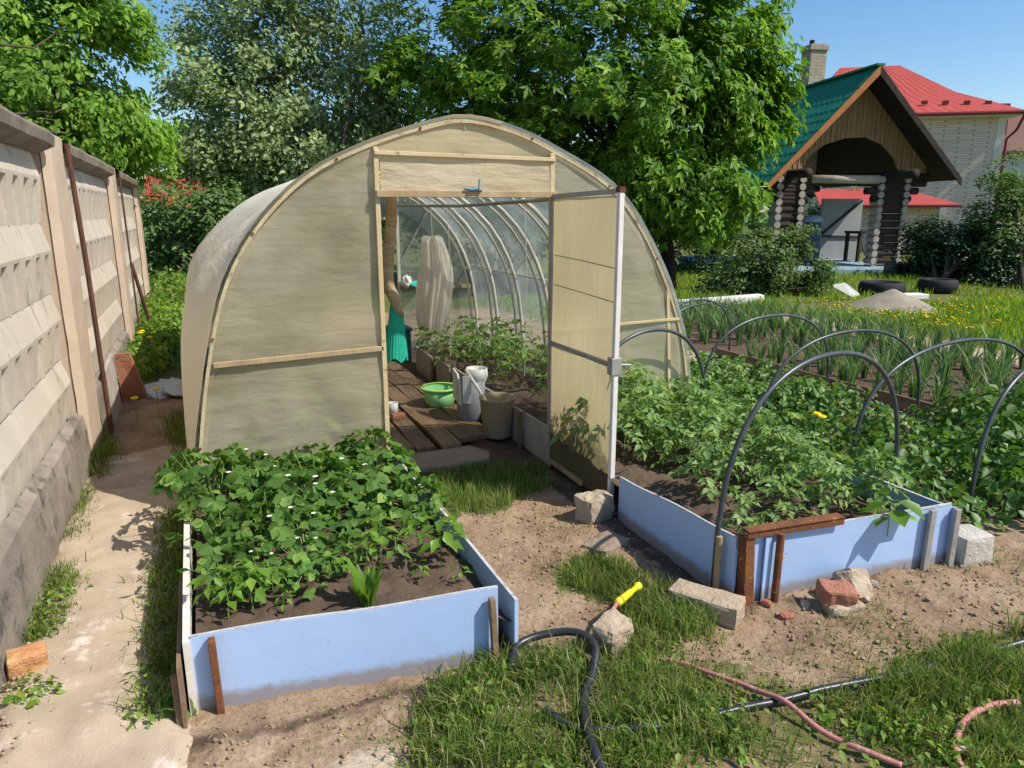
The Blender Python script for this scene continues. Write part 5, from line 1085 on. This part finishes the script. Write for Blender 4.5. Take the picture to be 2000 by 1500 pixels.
cu, cz = onp(1590, 90, 3.6); MB().slab([W(cu-.25, 3.3, 2.2), W(cu+.24, 3.3, 2.2), W(cu+.24, 3.8, 2.2), W(cu-.25, 3.8, 2.2)], (0, 0, cz-2.2)).slab([W(cu-.29, 3.26, cz-.16), W(cu+.28, 3.26, cz-.16), W(cu+.28, 3.84, cz-.16), W(cu-.29, 3.84, cz-.16)], (0, 0, .1)).build('chimney', M['chim_brick'], gz_t)
MB().tube([W(cu-.1, 3.55, cz), W(cu-.1, 3.55, cz+.14)], .07, 10).build('chimney_pipe', M['dark_wood'], gz_t)
# things in and around the gazebo
u0, z0 = onp(1640, 520, 3.6); sd = thing('shed_door', tuple(W(u0, 3.6, .14)), 'pale grey door panel with a diagonal brace standing inside the gazebo', 'door')
ua, za = onp(1607, 388, 3.6); ub, zb_ = onp(1672, 522, 3.6)
MB().slab([W(ua, 3.6, .14), W(ub, 3.6, .14), W(ub, 3.6, za), W(ua, 3.6, za)], gb*.06).build('panel', M['grey_door'], sd); MB().bar(W(ua+.05, 3.57, .9), W(ub-.05, 3.57, za-.05), .06, .03, tuple(gb)).bar(W(ua, 3.57, .85), W(ub, 3.57, .82), .05, .03, tuple(gb)).build('brace', M['dark_wood'], sd)
ud, zd_ = onp(1587, 440, 1.4); dr = thing('barrel', tuple(W(ud, 1.4, .14)), 'dark blue barrel with a pale lid standing inside the gazebo', 'barrel')
MB().lathe(W(ud, 1.4, .14), [(0, 0), (.24, .01), (.25, .5), (.26, .52), (.25, .54), (.25, 1.15), (.23, 1.18)], 20).build('body', M['navy_drum'], dr, 0, True); MB().lathe(W(ud, 1.4, 1.3), [(.245, 0), (.25, .06), (.2, .14), (.1, .18), (0, .19)], 20).build('lid', M['pale_blue'], dr, 0, True)
tb = thing('table', tuple(W(onp(1690, 450, 2.6)[0], 2.6, .14)), 'dark wooden table standing inside the gazebo behind the right post', 'table'); ut = onp(1690, 450, 2.6)[0]
MB().slab([W(ut-.4, 2.3, .95), W(ut+.5, 2.3, .95), W(ut+.5, 3.0, .95), W(ut-.4, 3.0, .95)], (0, 0, .07)).build('table_top', M['dark_wood'], tb)
for s in (-.32, .42):
    for v in (2.36, 2.94): MB().bar(W(ut+s, v, .14), W(ut+s, v, .95), .08, .08).build('leg', M['dark_wood'], tb)
def tyre(px, py, r, label):
    c = G(px, py, .1); z = gz1(c[0], c[1]); prof = [(r*.62+r*.19*(1+math.cos(a)*1.0), .13+.13*math.sin(a)) for a in np.linspace(0, 2*math.pi, 15)]
    tag(MB().lathe((c[0], c[1], z), prof, 30).build('tyre', M['tyre'], None, 0, True), label, 'tyre')
tyre(1722, 566, .42, 'big black tyre lying on the grass behind the sand heap'); tyre(1830, 563, .36, 'black tyre lying in the shade right of the gazebo')
bx = W(onp(1765, 560, -1)[0], -1.2, 0); tag(MB().slab([bx+ga*-.4, bx+ga*.55, bx+ga*.55+gb*.5, bx-ga*.4+gb*.5], (0, 0, .34)).build('crate', M['black_pe'], None, .02), 'low black crate on the grass between the two tyres', 'crate')
wb = G(1785, 585); tag(MB().slab([wb-ga*.35, wb+ga*.3, wb+ga*.3+gb*.3, wb-ga*.35+gb*.3], (0, 0, .09)).build('slab', M['white_foam'], None, .01), 'small white slab in the grass beside the sand heap', 'slab')
ws = [G(1628, 560, .25), G(1650, 556, .28), G(1678, 578, .06), G(1664, 580, .05)]; tag(MB().slab(ws, (0, 0, .04)).build('white_sheet', M['white_foam'], None), 'white sheet leaning on the gazebo floor beside the currant bush', 'sheet')
a0 = G(1325, 606); a1 = G(1492, 592); tag(MB().slab([a0, a1, a1+np.array([.1, .25, 0]), a0+np.array([.1, .25, 0])], (0, 0, .14)).build('white_beam', M['white_foam'], None, .01), 'long white beam lying on the lawn right of the greenhouse', 'beam')
sc_ = G(1742, 606); n = 40; gxx, gyy = np.meshgrid(np.linspace(-1.6, 1.6, n), np.linspace(-1.2, 1.2, n)); gxx = gxx*.62; gyy = gyy*.7; rr = np.hypot(gxx/.80, gyy/.75)
hh = .50*np.clip(1-rr, -.12, 1)**1.0 if False else .36*np.maximum(1-rr, -.15); hh = hh+.05*(fbm(gxx*4, gyy*4, 91, 4)-.5)
sh = MB().grid(np.stack([sc_[0]+gxx*CR[0]-gyy*CR[1]*0+gyy*.40, sc_[1]+gxx*CR[1]+gyy*.92, gz(sc_[0]+gxx, sc_[1]+gyy)+hh], -1)).build('sand_heap', M['sand'], None, 0, True); tag(sh, 'grey heap of sand on the lawn in front of the gazebo', 'sand heap')

# ------------------------------------------------------------------ houses behind
def frame(px, py, D, yaw):
    P = atD(px, py, D); a = np.array([math.cos(yaw), -math.sin(yaw), 0]); b = np.array([math.sin(yaw), math.cos(yaw), 0]); P[2] = 0; return P, a, b
def pl(Pf, px, py, v=0):
    P, a, b = Pf; d = ray(px, py); t = ((P+b*v-C0)@b)/(d@b); q = C0+d*t-P; return q@a, q[2]
HF = frame(1935, 430, 38, PSI+R(13)); hP, ha, hb_ = HF; X3 = lambda u, v, z: hP+ha*u+hb_*v+np.array([0, 0, z])
h1 = thing('brick_house', tuple(hP), 'two storey cream brick house with a red hipped metal roof behind the gazebo', 'house')
h1.rotation_euler = (0, 0, 0)
zE = pl(HF, 1935, 222)[1]; uW = pl(HF, 1560, 300)[0]; DPT = 9.0
for nm, (p, q) in dict(front=((uW, 0), (0, 0)), side=((0, 0), (0, DPT)), rear=((0, DPT), (uW, DPT)), left=((uW, DPT), (uW, 0))).items():
    MB().slab([X3(p[0], p[1], -.5), X3(q[0], q[1], -.5), X3(q[0], q[1], zE), X3(p[0], p[1], zE)], hb_*.25 if nm in ('front',) else (-hb_*.25 if nm == 'rear' else (ha*-.25 if nm == 'side' else ha*.25))).build('wall', M['house_brick'], h1)
MB().slab([X3(-.35, -.03, -.5), X3(.03, -.03, -.5), X3(.03, -.03, zE), X3(-.35, -.03, zE)], hb_*.05).build('corner_pilaster', M['cornice'], h1)
ov = .62; zr = pl(HF, 1750, 128, DPT/2)[1]; ur1 = pl(HF, 1757, 128, DPT/2)[0]; ur0 = pl(HF, 1642, 124, DPT/2)[0]
E0 = [(uW-ov, -ov), (ov, -ov), (ov, DPT+ov), (uW-ov, DPT+ov)]; ze = zE+.05; ms = .52; zm = ze+(zr-ze)*.42
mid = lambda p, q: (p[0]+(q[0]-p[0])*ms, p[1]+(q[1]-p[1])*ms)
Rr = [(ur0, DPT/2), (ur1, DPT/2), (ur1, DPT/2), (ur0, DPT/2)]; mb = MB()
for i in range(4):
    j = (i+1) % 4; e0, e1, r0_, r1_ = E0[i], E0[j], Rr[i], Rr[j]; m0, m1 = mid(e0, r0_), mid(e1, r1_); n = 40; g = []
    for t in np.linspace(0, 1, 15):
        row = []
        for s in np.linspace(0, 1, n):
            if t < .5: k = t/.5; pa = [e0[q]+(m0[q]-e0[q])*k for q in (0, 1)]; pb2 = [e1[q]+(m1[q]-e1[q])*k for q in (0, 1)]; z = ze+(zm-ze)*k
            else: k = (t-.5)/.5; pa = [m0[q]+(r0_[q]-m0[q])*k for q in (0, 1)]; pb2 = [m1[q]+(r1_[q]-m1[q])*k for q in (0, 1)]; z = zm+(zr-zm)*k
            row.append(X3(pa[0]+(pb2[0]-pa[0])*s, pa[1]+(pb2[1]-pa[1])*s, z+.012*math.sin(s*n*2.9)))
        g.append(row)
    mb.grid(np.array(g))
mb.build('roof', M['roof_red'], h1)
MB().slab([X3(uW-ov+.1, -ov+.1, ze-.22), X3(ov-.1, -ov+.1, ze-.22), X3(ov-.1, DPT+ov-.1, ze-.22), X3(uW-ov+.1, DPT+ov-.1, ze-.22)], (0, 0, .16)).build('soffit', M['cornice'], h1)
MB().tube([X3(uW-ov, -ov-.08, ze-.06), X3(ov+.08, -ov-.08, ze-.08), X3(ov+.08, DPT, ze-.06)], .09, 8).build('gutter', M['gutter'], h1)
MB().tube([X3(ov, -ov, ze-.12), X3(.45, -.3, ze-.9), X3(.12, -.12, ze-1.3), X3(.12, -.12, -.3)], .07, 8).build('downpipe', M['gutter'], h1)
for px in (1805, 1846, 1888, 1930):
    u_, z_ = pl(HF, px, 199, .3); MB().slab([X3(u_-.12, .25, z_-.12), X3(u_+.16, .25, z_-.12), X3(u_+.16, .25, z_+.06), X3(u_-.12, .25, z_+.06)], hb_*.12).build('snow_guard', M['gutter'], h1)
wv = [pl(HF, 1812, 330)[0], pl(HF, 1650, 330)[0]]
PFm = frame(1830, 400, 30, PSI+R(13)); pP, pa_, pb_ = PFm; X4 = lambda u, v, z: pP+pa_*u+pb_*v+np.array([0, 0, z])
p1 = thing('porch', tuple(pP), 'low brick annex with a small red roof in front of the cream brick house', 'porch')
ul, ur = pl(PFm, 1600, 400)[0], pl(PFm, 1868, 400)[0]; zp = pl(PFm, 1868, 402)[1]; zt = pl(PFm, 1790, 370, 1.6)[1]
MB().slab([X4(ul+.3, .3, -.3), X4(ur-.5, .3, -.3), X4(ur-.5, .3, zp), X4(ul+.3, .3, zp)], pb_*3).build('wall', M['house_brick'], p1)
mb = MB(); mb.slab([X4(ul, -.2, zp), X4(ur+.1, -.2, zp), X4(ur-1.6, 1.8, zt), X4(ul, 1.8, zt)], (0, 0, .05)); mb.slab([X4(ur+.1, -.2, zp), X4(ur+.1, 3.8, zp), X4(ur-1.6, 1.8, zt)], (0, 0, .05)); mb.build('roof', M['roof_red'], p1)
MB().tube([X4(ul, -.28, zp), X4(ur+.12, -.28, zp)], .06, 8).build('gutter', M['gutter'], p1)
BF = frame(1990, 420, 55, PSI); bP, ba_, bb_ = BF; X5 = lambda u, v, z: bP+ba_*u+bb_*v+np.array([0, 0, z])
h2 = thing('brown_roof_house', tuple(bP), 'distant house with a dark brown roof at the right edge of the photo', 'house')
u1 = pl(BF, 1946, 300)[0]; z1, z2 = pl(BF, 1946, 300)[1], pl(BF, 1990, 225, 4)[1]
MB().slab([X5(u1+.5, 0, -.5), X5(8, 0, -.5), X5(8, 0, z1), X5(u1+.5, 0, z1)], bb_*8).build('wall', M['cornice'], h2)
mb = MB(); mb.slab([X5(u1-.6, -.6, z1), X5(9, -.6, z1), X5(9, 4, z2), X5(u1+.4, 4, z2)], (0, 0, .15)); mb.slab([X5(u1-.6, 8.6, z1), X5(9, 8.6, z1), X5(9, 4, z2), X5(u1+.4, 4, z2)], (0, 0, .15)); mb.build('roof', M['roof_brown'], h2)
MB().slab([X5(u1+.5, 1.2, z1), X5(u1+1.3, 1.2, z1), X5(u1+1.3, 2, z1), X5(u1+.5, 2, z1)], (0, 0, z2-z1+.5)).build('chimney', M['gutter'], h2)
RF = frame(360, 415, 21, PSI-R(20)); rP, ra_, rb_ = RF; X6 = lambda u, v, z: rP+ra_*u+rb_*v+np.array([0, 0, z])
h3 = thing('red_roof_shed', tuple(rP), 'house with a bright red roof half hidden by the trees beyond the fence end', 'house')
zl, zh = pl(RF, 360, 405)[1], pl(RF, 360, 345, 2)[1]; u0, u1 = pl(RF, 296, 400)[0], pl(RF, 405, 400)[0]
MB().slab([X6(u0, .4, -.4), X6(u1, .4, -.4), X6(u1, .4, zl), X6(u0, .4, zl)], rb_*3.5).build('wall', M['house_brick'], h3)
mb = MB()
for k in range(2):
    T, S = np.meshgrid(np.linspace(0, 1, 14), np.linspace(0, 1, 80)); U = u0-.3+(u1-u0+.6)*S; V_ = (0+2.15*T) if k == 0 else (4.3-2.15*T); Z = zl+(zh-zl)*T+.02*np.sin(S*260)+.025*((T*13) % 2)
    mb.grid(rP+ra_*U[..., None]+rb_*V_[..., None]+np.stack([0*Z, 0*Z, Z], -1))
mb.build('roof', solid('coral_red_roof', (.46, .075, .05), (.36, .055, .04), 2, .5, 0), h3)

# ------------------------------------------------------------------ lawn, dandelions, far wood
rl = np.random.default_rng(9)
P2 = np.concatenate([rl.uniform([8.5, 2.5], [13.5, 9.6], (16000, 2)), rl.uniform([8.0, 8.5], [22, 17], (15000, 2)), rl.uniform([4.5, 9.2], [9, 12.5], (6000, 2))])
keep = ~((np.abs(P2[:, 0]-11) < 2.2) & (np.abs(P2[:, 1]-9.0) < .5)); P2 = P2[keep & ((P2[:, 0] > 8.75) | (P2[:, 1] > 9.2))]
V, Fc = blades(np.concatenate([P2, gz(P2[:, 0], P2[:, 1])[:, None]-.01], 1), .17*rl.uniform(.4, 1.2, len(P2))*(.4+1.1*fbm(P2[:, 0]*1.2, P2[:, 1]*1.2, 99, 3)), .020*rl.uniform(.6, 1.3, len(P2)), rl, .7)
lw = np_mesh('lawn', V, Fc, M['lawn']); lw['kind'] = 'stuff'; tag(lw, 'bright green unmown lawn beyond the onion rows')
P2 = np.concatenate([np.stack([rl.uniform(3.1, 4.75, 3200), rl.uniform(2.3, 7.5, 3200)], 1), np.stack([rl.uniform(7.6, 8.8, 700), rl.uniform(2, 9, 700)], 1)]); k = fbm(P2[:, 0]*2, P2[:, 1]*2, 33, 3) > .42; P2 = P2[k]
V, Fc = blades(np.concatenate([P2, gz(P2[:, 0], P2[:, 1])[:, None]], 1), .17*rl.uniform(.4, 1.2, len(P2)), .008*rl.uniform(.6, 1.3, len(P2)), rl, .7)
rg = np_mesh('row_grass', V, Fc, M['grass']); rg['kind'] = 'stuff'; tag(rg, 'long grass growing between the leafy rows right of the bed')
dn = thing('dandelion', (0, 0, 0), 'yellow dandelion flower standing in the lawn in front of the gazebo', 'dandelion', 'dandelions in the lawn')
MB().lathe((0, 0, .17), [(0, .010), (.018, .014), (.024, .004), (.018, -.010), (0, -.014)], 9).build('flower', M['flower_yellow'], dn); MB().tube([(0, 0, 0), (.004, 0, .09), (0, 0, .17)], .004, 5).build('stalk', M['stem'], dn)
dn2 = thing('dandelion', (0, 0, 0), 'yellow dandelion flower among the weeds or rows near the greenhouse', 'dandelion', 'dandelions near the greenhouse')
MB().lathe((0, 0, .17), [(0, .006), (.018, .010), (.024, .004), (.018, -.004), (0, -.008)], 9).build('flower', M['flower_yellow'], dn2); MB().tube([(0, 0, 0), (.004, 0, .09), (0, 0, .17)], .003, 5).build('stalk', M['stem'], dn2)
k = 0
while k < 200:
    px, py = rl.uniform(1340, 2010), rl.uniform(592, 705); c = G(px, py)
    if (c[0] < 8.9 and c[1] < 9.3) or fbm(np.array([c[0]*.9]), np.array([c[1]*.9]), 44, 3)[0] < .44: continue
    put(dn, c[0], c[1], gz1(c[0], c[1])-random.uniform(.0, .07), random.uniform(.5, 1.0)); k += 1
for px, py, z in ((1595, 812, .3), (1605, 818, .3), (285, 660, .25), (293, 663, .3), (300, 655, .25), (275, 655, .3), (268, 820, .05), (278, 650, .3), (345, 600, .3), (355, 570, .3), (310, 805, .03)):
    c = G(px, py, z); put(dn2, c[0], c[1], gz1(c[0], c[1])+max(0, z-.18), 1.2)
rw = np.random.default_rng(21); n = 5200; ang = rw.uniform(-.75, 1.45, n); rad = rw.uniform(60, 75, n); zz = rw.uniform(0, 1, n)*(3.0+2.2*fbm(ang*9, ang*0, 8, 4))
P = np.stack([rad*np.sin(ang), rad*np.cos(ang), zz], 1); V, Fc = leaves(P, rw.normal(0, .6, (n, 3))+np.array([-.2, -.6, .8]), rw.uniform(.7, 1.5, n), WIDE, rw)
fw = np_mesh('distant_wood', V, Fc, M['hedge']); fw['kind'] = 'stuff'; tag(fw, 'distant belt of trees along the horizon')

# ------------------------------------------------------------------ light, sky, camera
sun_dir = np.array([.75, -.66, 0]); EL = R(49); az = math.atan2(sun_dir[0], sun_dir[1])
sd_ = Vector((math.cos(EL)*math.sin(az), math.cos(EL)*math.cos(az), math.sin(EL)))
sl = bpy.data.lights.new('sun', 'SUN'); sl.energy = 5.0; sl.angle = R(.55); sl.color = (1.0, .945, .86)
so = bpy.data.objects.new('sun', sl); COL.objects.link(so); so.rotation_euler = sd_.to_track_quat('Z', 'Y').to_euler(); so.location = (5, -5, 12)
w = bpy.data.worlds.new('World'); SC.world = w; w.use_nodes = True; nt = w.node_tree; bg = nt.nodes['Background']
sk_ = nt.nodes.new('ShaderNodeTexSky'); sk_.sky_type = 'NISHITA'; sk_.sun_disc = False; sk_.sun_elevation = EL; sk_.sun_rotation = az; sk_.air_density = 1.0; sk_.dust_density = .8; sk_.ozone_density = 1.8
hs = nt.nodes.new('ShaderNodeHueSaturation'); hs.inputs['Saturation'].default_value = 1.28; hs.inputs['Value'].default_value = 1.14; nt.links.new(sk_.outputs[0], hs.inputs['Color']); nt.links.new(hs.outputs[0], bg.inputs['Color']); bg.inputs['Strength'].default_value = .125
cam = bpy.data.cameras.new('camera'); cam.sensor_width = 36; cam.lens = 36*F/2000; cam.clip_end = 1000; cam.clip_start = .05
co = bpy.data.objects.new('camera', cam); COL.objects.link(co)
co.matrix_world = Matrix(((CR[0], CU[0], -CF[0], 0), (CR[1], CU[1], -CF[1], 0), (CR[2], CU[2], -CF[2], CAMH), (0, 0, 0, 1)))
SC.camera = co
SC.view_settings.view_transform = 'Standard'; SC.view_settings.look = 'None'; SC.view_settings.exposure = .17; SC.view_settings.gamma = 1
SC.render.engine = 'CYCLES'; SC.cycles.max_bounces = 8; SC.cycles.transparent_max_bounces = 16; SC.cycles.use_denoising = True
SC.cycles.caustics_reflective = False; SC.cycles.caustics_refractive = False
